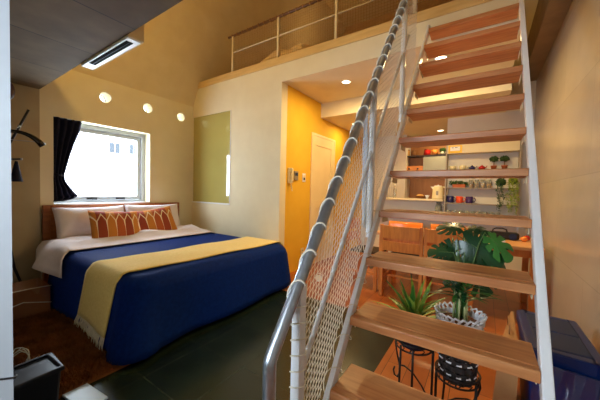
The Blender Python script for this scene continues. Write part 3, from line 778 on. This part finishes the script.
mb = MB(); mb.grid(lambda u, v: (.03+.085*u, .046*math.cos(PI*v)*(1-.25*u*u), .014+.045*math.sin(PI*v)*(1-.55*u*u)), 8, 12)
mb.build('strap', M['white'], sl_, smooth=True, solid=.004)

# ------------------------------------------------------------------ blue bin, tan liner bag
bn = thing('dustbin', 'blue plastic bin with dark lid and bin liner by the right wall', 'bin', (1.77,-.305,0))
f = MB()
vs = []
for z, sx_, sy2 in ((0,.19,.095),(.39,.225,.115)):
    vs += [(-sx_,-sy2,z),(sx_,-sy2,z),(sx_,sy2,z),(-sx_,sy2,z)]
f.add(vs, [(3,2,1,0),(4,5,6,7)]+[(i,(i+1) % 4,(i+1) % 4+4,i+4) for i in range(4)]); f.build('bin_body', M['bluebin'], bn, bevel=.012)
f = MB()
for a, b in (((-.235,-.125,.39),(.235,-.09,.45)), ((-.235,.09,.39),(.235,.125,.45)), ((-.235,-.09,.39),(-.195,.09,.45)), ((.195,-.09,.39),(.235,.09,.45))): f.box(a, b)
f.build('rim', M['bluebin'], bn, bevel=.01)
MB().box((-.195,-.09,.40),(-.002,.09,.452)).build('lid', M['greylid'], bn, bevel=.006)
MB().box((.002,-.09,.40),(.195,.09,.452)).build('lid', M['greylid'], bn, bevel=.006)
ln_ = MB(); rnd = random.Random(3)
def lf(u, v):
    a = 2*PI*u; sx_, sy2 = .232, .122
    c_, s_ = math.cos(a), math.sin(a); q = 1/max(abs(c_), abs(s_)); k = min(q, 1.28)
    j = .006*math.sin(23*u*2*PI/2+4*v)+.004*math.sin(41*u+9*v)
    return ((sx_+j)*c_*k*(1-.07*v), (sy2+j)*s_*k*(1-.07*v), .395-.30*v+.02*math.sin(17*u)*v)
ln_.grid(lf, 72, 12); ln_.build('bin_liner', M['clear'], bn, smooth=True)
pb = thing('paper_bag', 'brown paper bag standing between the plants and the blue bin', 'bag', (1.80,-.112,0))  # plastic liner overhang; the reflected floor tan is painted on
f = MB()
f.add([(-.20,-.045,0),(.19,-.05,0),(.19,.0,0),(-.20,.05,0),(-.27,-.045,.425),(.20,-.055,.43),(.20,-.043,.43),(-.27,.026,.42),(-.02,-.052,.40),(-.02,-.005,.40)],
      [(3,2,1,0),(0,1,5,8,4),(1,2,6,5),(2,3,7,9,6),(3,0,4,7),(4,8,9,7),(8,5,6,9)]); f.build('bag_body', M['paper'], pb)
MB().tube([(-.08,-.02,.40),(-.07,-.02,.455),(.03,-.02,.46),(.04,-.02,.40)], .003, 6).build('handle', M['paper'], pb, smooth=True)

# ------------------------------------------------------------------ plant stand and plants
PS = Vector((1.50,.17,0))
ps = thing('plant_stand', 'black wrought-iron plant stand with two rings under the stairs', 'plant stand', PS)
CL, CR = (1.50,.275,.315), (1.50,.075,.225)
def ringpts(c, r, z, n=28): return [(c[0]-PS.x+r*math.cos(2*PI*i/n), c[1]-PS.y+r*math.sin(2*PI*i/n), z) for i in range(n)]
for c_ in (CL, CR):
    f = MB()
    f.tube(ringpts(c_, .093, c_[2]+.035), .0045, 6, closed=True).tube(ringpts(c_, .088, c_[2]), .0045, 6, closed=True)
    for i in range(12):
        a = 2*PI*i/12; x, y = c_[0]-PS.x, c_[1]-PS.y
        f.tube([(x+.093*math.cos(a), y+.093*math.sin(a), c_[2]+.035), (x+.092*math.cos(a+.25), y+.092*math.sin(a+.25), c_[2]+.017), (x+.088*math.cos(a+.1), y+.088*math.sin(a+.1), c_[2])], .0025, 5)
    f.tube([(x-.086,y,c_[2]-.002),(x+.086,y,c_[2]-.002)], .004, 6).tube([(x,y-.086,c_[2]-.002),(x,y+.086,c_[2]-.002)], .004, 6)
    f.build('ring', M['iron'], ps, smooth=True)
for (c_, angs) in ((CL, (75, 190)), (CR, (-75, 40))):
    x, y = c_[0]-PS.x, c_[1]-PS.y
    for k, a in enumerate(angs):
        a = R(a); ca, sa = math.cos(a), math.sin(a); h = c_[2]
        if k == 0:
            q = [(.091,h+.02),(.098,h*.88),(.088,h*.72),(.072,h*.55),(.070,h*.42),(.082,h*.33),(.100,h*.34),(.106,h*.42),(.100,h*.48)]
            MB().tube([(x+r_*ca, y+r_*sa, z_) for r_, z_ in q], .0048, 8).build('scroll', M['iron'], ps, smooth=True)
            q2 = [(.072,h*.55),(.045,h*.58),(.0,h*.54),(-.05,h*.40),(-.085,h*.25)]
            MB().tube([(x+r_*ca, y+r_*sa, z_) for r_, z_ in q2], .0042, 8).build('brace', M['iron'], ps, smooth=True)
            a = R(150 if c_ is CL else -120); ca, sa = math.cos(a), math.sin(a)
        MB().tube([(x+.09*ca,y+.09*sa,h+.02),(x+.092*ca,y+.092*sa,h*.5),(x+.10*ca,y+.10*sa,.02),(x+.115*ca,y+.115*sa,.005)], .0055, 8).build('leg', M['iron'], ps, smooth=True)
MB().tube([(0,.012,0),(0,.012,.33)], .006, 8).build('centre_bar', M['iron'], ps); MB().tube([(0,-.006,0),(0,-.006,.25)], .006, 8).build('centre_bar', M['iron'], ps)

def strap(mb, base, az, L_, up, w_, droop, n=8, mi=0):
    ca, sa = math.cos(az), math.sin(az); vs = []
    for i in range(n+1):
        t = i/n; out = L_*(math.sin(up)*t+droop*t*t*.5); z = L_*(math.cos(up)*t-droop*t*t*.55)
        wd = w_*(math.sin(PI*min(1, .18+t*.82)))**.7*(1 if t < .97 else .2)
        c_ = Vector((base[0]+ca*out, base[1]+sa*out, base[2]+z)); s_ = Vector((-sa, ca, 0))*wd
        vs += [c_-s_, c_-Vector((0,0,wd*.35)), c_+s_]
    fs = []
    for i in range(n):
        for j in (0, 1): fs.append((i*3+j, i*3+j+1, (i+1)*3+j+1, (i+1)*3+j))
    mb.add(vs, fs, mi)
# strap-leaved plant in left ring
dr = thing('potted_plant', 'strap-leaved green plant in a dark pot on the left ring of the plant stand', 'plant', (CL[0],CL[1],CL[2]))
MB().lathe([(.0001,.003),(.062,.003),(.082,.11),(.086,.115),(.086,.125),(.078,.125),(.076,.105),(.0001,.105)], n=24).build('pot', M['greylid'], dr, smooth=True)
MB().lathe([(.0001,.112),(.05,.111),(.0765,.104)], n=24).build('soil', M['soil'], dr)
for i in range(58):
    mb = MB(); az = random.uniform(0, 2*PI); q = random.random()
    strap(mb, (random.uniform(-.02,.02), random.uniform(-.02,.02), .108), az, random.uniform(.17,.29), R(6+54*q), random.uniform(.008,.013), random.uniform(.2,.75))
    mb.build('leaf', [M['leaf_yel'], M['leaf_light'], M['leaf_yel']][i % 3], dr, smooth=True)

def monstera_leaf(name, base, tip_dir, size, normal, mat, parent, stem_from=None, slits=5, seed=0):
    # heart shaped blade with slits; base = petiole joint
    rnd = random.Random(seed)
    d = Vector(tip_dir).normalized(); nn = Vector(normal); nn = (nn-d*nn.dot(d)).normalized(); s_ = d.cross(nn)
    K = 96; out = []
    for i in range(K):
        th_ = 2*PI*i/K    # 0 = tip
        a = abs(th_ if th_ <= PI else th_-2*PI)
        r = .56*(1+.30*math.cos(a)+.10*math.cos(2*a))
        r *= 1.12 if .5 < a < 2.2 else 1.0
        if a > 2.75: r *= 1-.75*(a-2.75)/(PI-2.75)
        if .45 < a < 2.45:
            q = ((a-.45)/2.0*slits) % 1
            if q < .22: r *= .50
            elif q < .34 or q > .92: r *= .93
        out.append((r, th_))
    vs = []
    rings = (.0, .35, .7, 1.0)
    for ri in rings[1:]:
        for r, th_ in out:
            u = .44+ri*r*math.cos(th_); w_ = ri*r*math.sin(th_)*(.92 if mat is M['leaf'] else .66)
            z = -.30*(u-.35)**2-.22*abs(w_)**1.6+.05*math.cos(w_*9)*ri*.3
            vs.append(Vector(base)+(d*u+s_*w_+nn*z)*size)
    c_ = len(vs); vs.append(Vector(base)+(d*.44+nn*-.005)*size)
    fs = [(c_, i, (i+1) % K) for i in range(K)]
    for j in range(2):
        for i in range(K): fs.append((j*K+i, (j+1)*K+i, (j+1)*K+(i+1) % K, j*K+(i+1) % K))
    mb = MB().add(vs, fs)
    lf_ = mb.build(name, mat, parent, smooth=True)
    if stem_from is not None:
        a = Vector(stem_from); b = Vector(base); m1 = a.lerp(b, .35)+Vector((0,0,.05)); m2 = a.lerp(b, .75)+Vector((0,0,.05))
        MB().tube([a, m1, m2, b, b+d*size*.5-nn*size*.01, b+d*size*.9-nn*size*.09], [.004,.0035,.003,.003,.002,.0008], 6).build('stem', M['petiole'], lf_, smooth=True)
    return lf_
ms = thing('monstera_plant', 'monstera with dark split leaves in a white wicker basket on the plant stand', 'plant', (CR[0],CR[1],CR[2]))
bk = MB()
bz = lambda v: .003+.30*v
br = lambda v: .071+.028*v
for ring in range(10):
    v0, v1 = ring/10, (ring+.82)/10
    prf = []
    pts = []
    n_ = 48
    vs = []; fs = []
    for i in range(n_):
        a = 2*PI*i/n_; off = .0028*(1 if ((i//2)+ring) % 2 else -1)
        for v in (v0, v1): vs.append(((br(v)+off)*math.cos(a), (br(v)+off)*math.sin(a), bz(v)))
    for i in range(n_): fs.append((2*i, 2*((i+1) % n_), 2*((i+1) % n_)+1, 2*i+1))
    bk.add(vs, fs, 0 if ring >= 6 else 1 if ring % 2 else (1))
bkt = bk.build('basket', [M['basket'], M['basketdark']], ms, solid=.003)
f = MB()
for ring in (1, 3, 5):
    v = (ring-.1)/10
    for i in range(0, 48, 4):
        f.tube([((br(v)+.004)*math.cos(2*PI*(i+q)/48), (br(v)+.004)*math.sin(2*PI*(i+q)/48), bz(v)+.012) for q in (0, 1, 2)], .004, 5)
f.build('weave_strip', M['basket'], bkt)
f = MB()
for i in range(22):
    a = 2*PI*i/22; b = a+2*PI/22*1.3
    f.tube([(.096*math.cos(a),.096*math.sin(a),.298),(.106*math.cos((a+b)/2),.106*math.sin((a+b)/2),.322),(.098*math.cos(b),.098*math.sin(b),.312),(.089*math.cos(b),.086*math.sin(b),.292)], .005, 6)
f.build('loop_rim', M['basket'], bkt, smooth=True)
MB().lathe([(.0001,.283),(.05,.281),(.089,.274)], n=24).build('soil', M['soil'], ms)
MB().lathe([(.0001,.002),(.066,.002),(.066,.006),(.0001,.006)], n=24).build('base', M['basketdark'], ms)
def lm(p): return Vector(p)-Vector(ms.location)
S0 = Vector((0,0,.275))
LV = [((1.60,.105,.895), (-.1,-.84,-.50), .185, (-.95,.0,.30), 'leaf', 5),
      ((1.63,.070,.925), (.1,.95,.10), .115, (-.5,.0,.85), 'leaf', 4),
      ((1.64,.075,.930), (.1,-.95,.0), .095, (-.4,.0,.9), 'leaf', 3),
      ((1.62,.120,.800), (.0,.96,-.05), .105, (-.7,.0,.6), 'leaf', 4),
      ((1.60,-.010,.920), (-.05,-.70,-.68), .135, (-.8,-.35,.4), 'leaf_light', 3),
      ((1.60,.090,.805), (.0,-.95,-.22), .165, (-.7,.0,.7), 'leaf', 5),
      ((1.66,.13,.87), (.0,.1,-.95), .12, (-.9,.2,.3), 'leaf', 4),
      ((1.64,.030,.735), (.0,-.45,-.85), .13, (-.8,-.1,.5), 'leaf', 4),
      ((1.60,.09,.70), (-.1,.5,-.5), .08, (-.8,.1,.5), 'leaf', 3)]
for i, (p, d, sz, nn, mk, sl2) in enumerate(LV):
    monstera_leaf('leaf', lm(p), d, sz, nn, M[mk], ms, S0+Vector((random.uniform(-.03,.03), random.uniform(-.03,.03), 0)), sl2, i)
for i in range(7):
    a = random.uniform(0, 6.28); MB().tube([S0+Vector((.03*math.cos(a),.03*math.sin(a),0)), S0+Vector((.025*math.cos(a)+.01,.025*math.sin(a),.14))], .005, 6).build('stem', M['stem'], ms, smooth=True)
for i in range(34):
    mb = MB(); strap(mb, (random.uniform(-.03,.03), random.uniform(-.03,.03), random.uniform(.36,.45)), random.uniform(0, 6.28), random.uniform(.08,.14), R(random.uniform(15,75)), .009, .7)
    mb.build('leaf', M['leaf_light'] if i % 2 else M['leaf'], ms, smooth=True)

# ------------------------------------------------------------------ dining table and chairs
TZ = .665
tt = thing('dining_table', 'light wooden dining table behind the staircase', 'table', (3.36,.28,0))
B((-.34,-.72,TZ-.03),(.36,.72,TZ)).build('tabletop', M['tablewood'], tt, bevel=.004)
for x in (-.27,.29):
    for y in (-.66,.66): B((x-.025,y-.025,0),(x+.025,y+.025,TZ-.03)).build('leg', M['chairwood'], tt, bevel=.003)
B((-.28,-.66,TZ-.10),(.30,.66,TZ-.031)).build('apron', M['chairwood'], tt)

def wood_chair(label, lc, rz):
    c = thing('dining_chair', label, 'chair', lc, rz, 'wooden dining chairs')
    hw_ = .195
    for y in (-hw_, hw_):
        MB().prism([(-.02,0),(.02,0),(.018,.42),(-.022,.77),(-.054,.77),(-.022,.42)], y-.016, y+.016, 'Y').build('leg', M['chairwood'], c, bevel=.003)
        MB().box((.33,y-.017,0),(.365,y+.017,.40)).build('leg', M['chairwood'], c, bevel=.003)
    MB().box((-.018,-hw_+.016,.36),(.36,hw_-.016,.40)).build('seat_frame', M['chairwood'], c, bevel=.003)
    MB().box((.02,-hw_+.02,.40),(.375,hw_-.02,.425)).build('seat', M['seatdark'], c, bevel=.008)
    for z0, z1 in ((.635,.765), (.50,.60)):
        mb = MB(); mb.grid(lambda u, v: (-.030-.055*(z0+(z1-z0)*v-.42)/.35-.018*math.sin(PI*u)+.018, -hw_+.014+(2*hw_-.028)*u, z0+(z1-z0)*v), 10, 2)
        mb.build('back_slat', M['chairwood'], c, solid=.016)
    for y in (-hw_, hw_): MB().box((.02,y-.01,.17),(.34,y+.01,.20)).build('stretcher', M['chairwood'], c)
    MB().box((.16,-hw_+.01,.175),(.18,hw_-.01,.195)).build('stretcher', M['chairwood'], c)
    return c
ch = wood_chair('wooden slat-back dining chair with its back to the stairs, nearer the netting', (2.93,.69,0), 0)
c2 = copy_tree(ch); c2.location = (2.93,.26,0); c2['label'] = 'wooden slat-back dining chair behind the monstera leaves'
c3 = copy_tree(ch); c3.location = (3.22,1.33,0); c3.rotation_euler = (0,0,-PI/2); c3['label'] = 'wooden slat-back dining chair at the table end, seen through the stair netting'
def shell_chair(label, lc):
    c = thing('shell_chair', label, 'chair', lc, PI, 'orange plastic chairs')
    mb = MB()
    mb.grid(lambda u, v: (-.19+.035*math.cos(PI*(u-.5))*-1+.0-.05*v, -.235+.47*u, .40+(.32-.03*(2*u-1)**2-.055*math.cos(PI*(u-.5))*.6)*v), 18, 8); mb.build('backrest', M['orange'], c, smooth=True, solid=.012)
    mb = MB(); mb.grid(lambda u, v: (-.22+.42*v, -.22+.44*u, .40+.02*(2*u-1)**2), 8, 8); mb.build('seat', M['orange'], c, smooth=True, solid=.014)
    for x in (-.18,.17):
        for y in (-.18,.18): MB().tube([(x*.8,y*.8,.395),(x*1.1,y*1.1,0)], .010, 8).build('leg', M['steel'], c, smooth=True)
    return c
s1 = shell_chair('glossy orange plastic chair on the far side of the table, nearer the netting', (3.90,.93,0))
s2 = copy_tree(s1); s2.location = (3.90,.36,0); s2['label'] = 'glossy orange plastic chair on the far side of the table, half hidden by monstera leaves'

# radio and fruit on the table
rd = thing('radio', 'black portable radio with carrying handle on the dining table', 'radio', (3.42,-.165,TZ), R(4))
B((-.05,-.135,0.004),(.05,.125,.075)).build('radio_body', M['black'], rd, bevel=.02)
MB().tube([(0,-.04,.07),(0,-.035,.098),(0,.0,.11),(0,.05,.108),(0,.075,.095),(0,.08,.07)], .007, 8).build('handle', M['black'], rd, smooth=True)
for y in (-.08,.08): MB().lathe([(.0001,0),(.03,0),(.03,.004),(.0001,.006)], (0,0,0), 20).build('speaker_grille', M['greylid'], rd, loc=(-.05,y,.037), rot=(0,-PI/2,0))
MB().tube([(.03,-.12,.07),(.03,-.14,.2)], .002, 6).build('antenna', M['steel'], rd)
for i, (x, y, k, lb_) in enumerate(((3.38,-.335,'orange','orange fruit on the dining table beside the radio'),(3.48,-.365,'red','red fruit behind the orange fruit on the dining table'))):
    t = thing('fruit', lb_, 'fruit', (x,y,TZ), 0, 'fruit on the table')
    MB().sphere((0,0,.026), .027, 14, (1,1,.95)).build('flesh', M[k], t, smooth=True); MB().tube([(0,0,.05),(.003,0,.06)], .002, 5).build('stem', M['wicker'], t)
bx = thing('tissue_box', 'low white box beside the radio on the dining table', 'box', (3.22,-.09,TZ), R(3))
B((-.05,-.09,0),(.05,.09,.018)).build('box_body', M['white'], bx, bevel=.003); B((-.02,-.05,.018),(.02,.05,.019)).build('slot', M['orange'], bx)

# ------------------------------------------------------------------ wall shelf on the partition
SX = XP-.001
ws = thing('wall_shelf', 'grey wall shelf unit holding crockery and plants beside the kitchen', 'shelf', (SX,.03,.85))
Y0, Y1 = -.375, .48
def wz(z): return z-.85
for y in (Y0, Y1-.018): B((-.14,y-.03,wz(.845)),(0,y-.012,wz(1.84))).build('side_panel', M['shelfgrey'], ws)
B((-.006,Y0-.012,wz(.845)),(0,Y1-.048,wz(1.84))).build('back_panel', M['grey_wall'], ws)
for z in (1.455,1.205,.985): B((-.14,Y0-.012,wz(z)-.014),(-.006,Y1-.048,wz(z))).build('shelf_board', M['shelfgrey'], ws)
B((-.15,Y0-.012,wz(1.685)),(-.006,Y1-.048,wz(1.83))).build('header', M['rail_cream'], ws, bevel=.003)
XS = SX-.075
sg = thing('sign', 'yellow label with a white panel on the shelf header', 'sign', (SX-.151,.365,1.745))
B((-.004,-.085,-.055),(-.0005,.085,.055)).build('plate', M['yellowsign'], sg)
B((-.0055,-.06,-.022),(-.004,.062,.036)).build('white_panel', M['white'], sg)
for y, w_ in ((.03,.022),(-.012,.03)): B((-.0065,y-w_/2,.018),(-.0055,y+w_/2,.026)).build('mark', M['greytext'], sg)

def px2y(px): return .478-.01155*(px-447)
def mug(lc, mat, label, s=1.0, h=.082):
    m = thing('mug', label, 'mug', lc, R(-100), 'mugs on the wall shelf'); m.scale = (1.15,)*3
    MB().lathe([(.0001,0),(.032*s,0),(.038*s,.01),(.040*s,h),(.036*s,h),(.034*s,.012),(.0001,.010)], n=20).build('cup', mat, m, smooth=True)
    MB().tube([(.036*s,0,h*.8),(.058*s,0,h*.78),(.066*s,0,h*.5),(.056*s,0,h*.25),(.034*s,0,h*.2)], .005, 8).build('handle', mat, m, smooth=True)
    return m
mug((XS,px2y(453),.985), M['bluemug'], 'navy mug at the left end of the shelf row of three')
mug((XS,px2y(463),.985), M['orangemug'], 'bright vermilion mug between the two dark mugs')
mug((XS,px2y(473.5),.985), M['purple'], 'violet mug at the right end of the shelf row of three')
for px_, lb_ in ((454,'cream cup at the left end of the top shelf'),(465,'cream cup next to the navy teapot')):
    m = thing('cup', lb_, 'cup', (XS,px2y(px_),1.455), R(-100), 'cream cups on the top shelf')
    MB().lathe([(.0001,0),(.022,0),(.04,.03),(.043,.06),(.039,.06),(.036,.03),(.0001,.008)], n=20).build('bowl', M['creamglaze'], m, smooth=True)
    MB().tube([(.040,0,.05),(.058,0,.048),(.06,0,.03),(.038,0,.02)], .004, 8).build('handle', M['creamglaze'], m, smooth=True)
for px_, k, lb_ in ((475,'bluemug','small navy teapot on the top shelf'),(485,'red','small red teapot on the top shelf')):
    m = thing('teapot', lb_, 'teapot', (XS,px2y(px_),1.455), R(-80), 'teapots on the top shelf'); m.scale = (.86,)*3
    MB().lathe([(.0001,0),(.03,0),(.046,.02),(.045,.04),(.025,.056),(.0001,.058)], n=20).build('body', M[k], m, smooth=True)
    MB().lathe([(.028,.052),(.02,.062),(.006,.066),(.008,.074),(.0001,.08)], n=16).build('lid', M[k], m, smooth=True)
    MB().tube([(.04,0,.025),(.06,0,.04),(.068,0,.062)], [.009,.006,.005], 8).build('spout', M[k], m, smooth=True)
    MB().tube([(-.04,0,.045),(-.06,0,.042),(-.062,0,.025),(-.042,0,.015)], .004, 8).build('handle', M[k], m, smooth=True)
def leafball(mb, c, r, n_, sz, seed, sq=1):
    rnd = random.Random(seed)
    for _ in range(n_):
        v = Vector((rnd.gauss(0,1), rnd.gauss(0,1), rnd.gauss(0,1))).normalized(); p = Vector(c)+Vector((v.x*r, v.y*r, v.z*r*sq))*rnd.uniform(.75,1.05)
        t1 = Vector((rnd.gauss(0,1), rnd.gauss(0,1), rnd.gauss(0,1))).normalized(); t2 = t1.orthogonal().normalized()
        mb.add([p-t1*sz, p-t2*sz*.5, p+t1*sz, p+t2*sz*.5], [(0,1,2,3)])
for i, (px_, lb_) in enumerate(((496.5,'little topiary tree in a clay pot next to the red teapot'),(506.5,'little topiary tree in a clay pot at the right end of the top shelf'))):
    t = thing('topiary', lb_, 'plant', (XS,px2y(px_),1.455), 0, 'topiary trees on the top shelf'); t.scale = (1.12,)*3
    MB().lathe([(.0001,0),(.022,0),(.03,.035),(.033,.036),(.033,.045),(.027,.045),(.0001,.04)], n=18).build('pot', M['terracotta'], t, smooth=True)
    MB().tube([(0,0,.04),(0,0,.11)], .004, 6).build('trunk', M['wicker'], t)
    mb = MB(); mb.sphere((0,0,.125), .037, 12, (1,1,.75)); leafball(mb, (0,0,.125), .045, 220, .012, 30+i, .75); mb.build('foliage', M['leaf_bush'], t)
t = thing('herb_trough', 'green plant in a brown trough on the middle shelf', 'plant', (XS,px2y(462),1.205))
B((-.035,-.08,0),(.035,.08,.045)).build('trough', M['terracotta'], t, bevel=.005)
mb = MB()
for i in range(9): leafball(mb, (random.uniform(-.02,.02),-.10+.025*i,.062+random.uniform(-.01,.01)), .028, 40, .013, 50+i)
mb.build('foliage', M['leaf_bush'], t)
for px_, lb_ in ((474.5,'glass jar next to the plant trough'),(480.5,'second glass jar from the plant trough'),(486.5,'third glass jar from the plant trough'),(492.5,'glass jar nearest the hanging plants')):
    t = thing('glass_jar', lb_, 'jar', (XS,px2y(px_),1.205), 0, 'glass jars on the middle shelf')
    MB().lathe([(.0001,0),(.026,0),(.028,.006),(.028,.10),(.022,.112),(.0001,.112)], n=18).build('jar_body', M['clearjar'], t, smooth=True)
    MB().lathe([(.0001,.113),(.024,.113),(.024,.126),(.0001,.128)], n=18).build('lid', M['white'], t, smooth=True)
    MB().lathe([(.0001,.004),(.022,.004),(.022,.06),(.0001,.06)], n=14).build('contents', M['bread'], t)
# hanging plants
def hanging(label, px_, z, mat, bush, vines, ln0, seed, spread):
    rnd = random.Random(seed)
    t = thing('hanging_plant', label, 'plant', (SX-.19,px2y(px_),z), 0)
    MB().lathe([(.0001,-.02),(.028,-.02),(.036,.03),(.0001,.03)], n=16).build('pot', M['greylid'], t, smooth=True)
    MB().tube([(0,0,.03),(.02,0,.12),(.05,0,.16),(.16,0,.16)], .003, 5).build('hook', M['iron'], t, smooth=True)
    mb = MB(); mb.sphere((0,0,.02), bush*.7, 12); leafball(mb, (0,0,.02), bush, 260, .014, seed)
    mb.build('foliage', mat, t)
    for i in range(vines):
        y0 = (i/(max(1, vines-1))-.5)*spread; L_ = ln0*rnd.uniform(.7,1); mb = MB()
        pts = [(-.02+.01*math.sin(j*.9+i), y0+.012*math.sin(j*.8+i*2), -L_*j/10) for j in range(11)]
        mb.tube(pts, .0018, 4)
        for j in range(46):
            q = rnd.random()*10; k = min(9, int(q)); p = Vector(pts[k]).lerp(Vector(pts[k+1]), q-k)
            t1 = Vector((rnd.gauss(0,1), rnd.gauss(0,1), rnd.gauss(0,.6))).normalized(); t2 = t1.orthogonal().normalized(); c_ = p+t1*.012
            mb.add([c_-t1*.012, c_-t2*.006, c_+t1*.012, c_+t2*.006], [(0,1,2,3)])
        mb.build('vine', mat, t)
hanging('dark green bushy plant with trailing stems hanging from the wall shelf', 503.5, 1.255, M['leaf_bush'], .054, 4, .36, 61, .05)
hanging('yellow-green trailing plant hanging at the right end of the wall shelf', 514.5, 1.28, M['leaf_vine'], .044, 9, .42, 62, .10)
# upturned glasses along the low ledge
for i in range(9):
    px_ = 452+6.3*i
    t = tag(MB().lathe([(.030,0),(.031,.002),(.026,.062),(.0001,.066),(.0001,.063),(.023,.060),(.028,.002)], (0,0,0), 16).build('drinking_glass', M['clearjar'], smooth=True, loc=(XP-.12,px2y(px_),.8155)),
            'upturned drinking glass in the row on the low ledge under the wall shelf', 'glass', 'glasses on the low ledge')
t = thing('carafe', 'glass carafe on the low ledge left of the wall shelf', 'carafe', (XP-.10,.56,.8155))
MB().lathe([(.0001,0),(.04,0),(.045,.04),(.04,.10),(.022,.15),(.028,.175),(.024,.175),(.019,.15),(.036,.10),(.041,.04),(.0001,.006)], n=18).build('vessel', M['clearjar'], t, smooth=True)
MB().tube([(0,-.04,.10),(0,-.075,.10),(0,-.07,.15),(0,-.028,.165)], .005, 6).build('handle', M['clearjar'], t, smooth=True)

# ------------------------------------------------------------------ bar ledge: kettle, bread
BZ_ = 1.0285
kt = thing('electric_kettle', 'white electric kettle on the bar ledge beside the wall shelf', 'kettle', (XP-.06,.575,BZ_)); kt.scale = (1.2,)*3
MB().lathe([(.0001,0),(.066,0),(.068,.02),(.060,.12),(.052,.155),(.046,.158),(.0001,.158)], n=24).build('body', M['creamglaze'], kt, smooth=True)
MB().lathe([(.046,.157),(.04,.168),(.01,.17),(.008,.178),(.0001,.18)], n=20).build('lid', M['white'], kt, smooth=True)
MB().tube([(0,-.05,.15),(0,-.095,.152),(0,-.107,.12),(0,-.10,.06),(0,-.062,.045)], .010, 8).build('handle', M['creamglaze'], kt, smooth=True)
MB().prism([(.05,.11),(.085,.155),(.05,.155)], -.015, .015, 'X').build('spout', M['creamglaze'], kt)
B((-.068,-.012,.05),(-.058,.012,.10)).build('gauge', M['greybox'], kt)
bb = thing('bread_basket', 'small brown basket with a bread roll on the bar ledge', 'basket', (XP-.06,.80,BZ_)); bb.scale = (1.3,)*3
MB().lathe([(.0001,.002),(.05,.002),(.066,.03),(.07,.032),(.062,.032),(.048,.008),(.0001,.008)], n=22).build('bowl', M['wicker'], bb, smooth=True)
tag(MB().sphere((0,0,0), .045, 14, (1,1.25,.6)).build('bread_roll', M['bread'], smooth=True, loc=(XP-.065,.82,BZ_+.041)), 'pale bread roll lying in the small brown basket', 'bread')
tag(MB().lathe([(.0001,0),(.014,0),(.018,.02),(.034,.055),(.031,.055),(.015,.022),(.0001,.006)], n=16).build('egg_cup', M['white'], smooth=True, loc=(XP-.10,.715,BZ_)), 'small white goblet between the bread basket and the kettle', 'cup')
wr = thing('wire_rack', 'grey wire rack standing on the left end of the bar ledge', 'rack', (XP-.03,1.33,BZ_))
f = MB()
for i in range(7): f.tube([(-.02,-.09+.03*i,.0),(.0,-.09+.03*i,.16),(.03,-.09+.03*i,.26)], .003, 5)
for z, x in ((.02,-.018),(.16,0),(.258,.03)): f.tube([(x,-.095,z),(x,.095,z)], .003, 5)
f.build('wire_frame', M['steel'], wr)
bt = thing('bottle', 'pale bottle at the left end of the bar ledge', 'bottle', (XP-.02,1.215,BZ_))
MB().lathe([(.0001,0),(.022,0),(.024,.01),(.024,.13),(.011,.17),(.011,.20),(.0001,.20)], n=16).build('glass_body', M['clearjar'], bt, smooth=True)
MB().lathe([(.0001,.20),(.013,.20),(.013,.22),(.0001,.222)], n=12).build('cap', M['white'], bt)

# ------------------------------------------------------------------ kitchen shelf at the back
KX_ = 5.62
ks = thing('kitchen_shelf', 'dark shelf board over a cupboard at the back of the kitchen', 'shelf', (KX_,.98,1.50))
B((-.02,-.42,.315),(.27,.42,.335)).build('shelf_board', M['darkwood'], ks)
B((.0,-.42,0),(.27,-.005,.31)).build('cupboard', M['shelfgrey'], ks); B((-.012,-.415,.004),(-.001,-.0,.30)).build('cupboard_door', M['greypanel'], ks, bevel=.003)
B((.0,.0,0),(.27,.37,.012)).build('drawer_base', M['darkwood'], ks); B((.0,.34,.012),(.27,.37,.31)).build('divider', M['darkwood'], ks)
dw = B((-.01,.0,.02),(.25,.34,.135)).build('drawer', M['drawerwood'], ks, bevel=.003)
for y in (.09,.25): MB().sphere((-.016,y,.08), .016, 10).build('knob', M['black'], dw, smooth=True)
B((.18,.0,.135),(.27,.34,.31)).build('back_board', M['brown_wall'], ks)
KZ_ = 1.836
items = [(1.30,'storage_jar','tan storage jar at the left end of the kitchen shelf','bread',.055,.11),(1.17,'storage_jar','dark brown storage jar on the kitchen shelf','wicker',.05,.09),
         (.93,'storage_jar','red storage jar in the middle of the kitchen shelf','red',.06,.10),(.80,'storage_jar','orange storage jar right of the red one','drawerwood',.055,.10)]
for y, nm, lb_, k, r, h in items:
    t = thing(nm, lb_, 'jar', (KX_+.08,y,KZ_), 0, 'jars on the kitchen shelf')
    MB().lathe([(.0001,0),(r,0),(r,h*.85),(r*.9,h),(.0001,h)], n=18).build('jar_body', M[k], t, smooth=True)
    MB().lathe([(.0001,h),(r*.93,h),(r*.93,h+.018),(r*.3,h+.022),(.0001,h+.024)], n=18).build('lid', M['wicker'], t, smooth=True)
t = thing('potted_herb', 'small green pot plant at the right end of the kitchen shelf', 'plant', (KX_+.08,.66,KZ_))
MB().lathe([(.0001,0),(.045,0),(.055,.05),(.0001,.05)], n=18).build('pot', M['greypanel'], t, smooth=True)
mb = MB(); mb.sphere((0,0,.075), .045, 10); leafball(mb, (0,0,.08), .06, 140, .02, 71, .7); mb.build('foliage', M['leaf_bush'], t)

# ------------------------------------------------------------------ render look
scene.view_settings.view_transform = 'Standard'; scene.view_settings.look = 'None'
scene.view_settings.exposure = .40; scene.view_settings.gamma = 1
scene.cycles.use_denoising = True
scene.cycles.max_bounces = 10; scene.cycles.diffuse_bounces = 6; scene.cycles.transparent_max_bounces = 16
scene.cycles.sample_clamp_indirect = 0
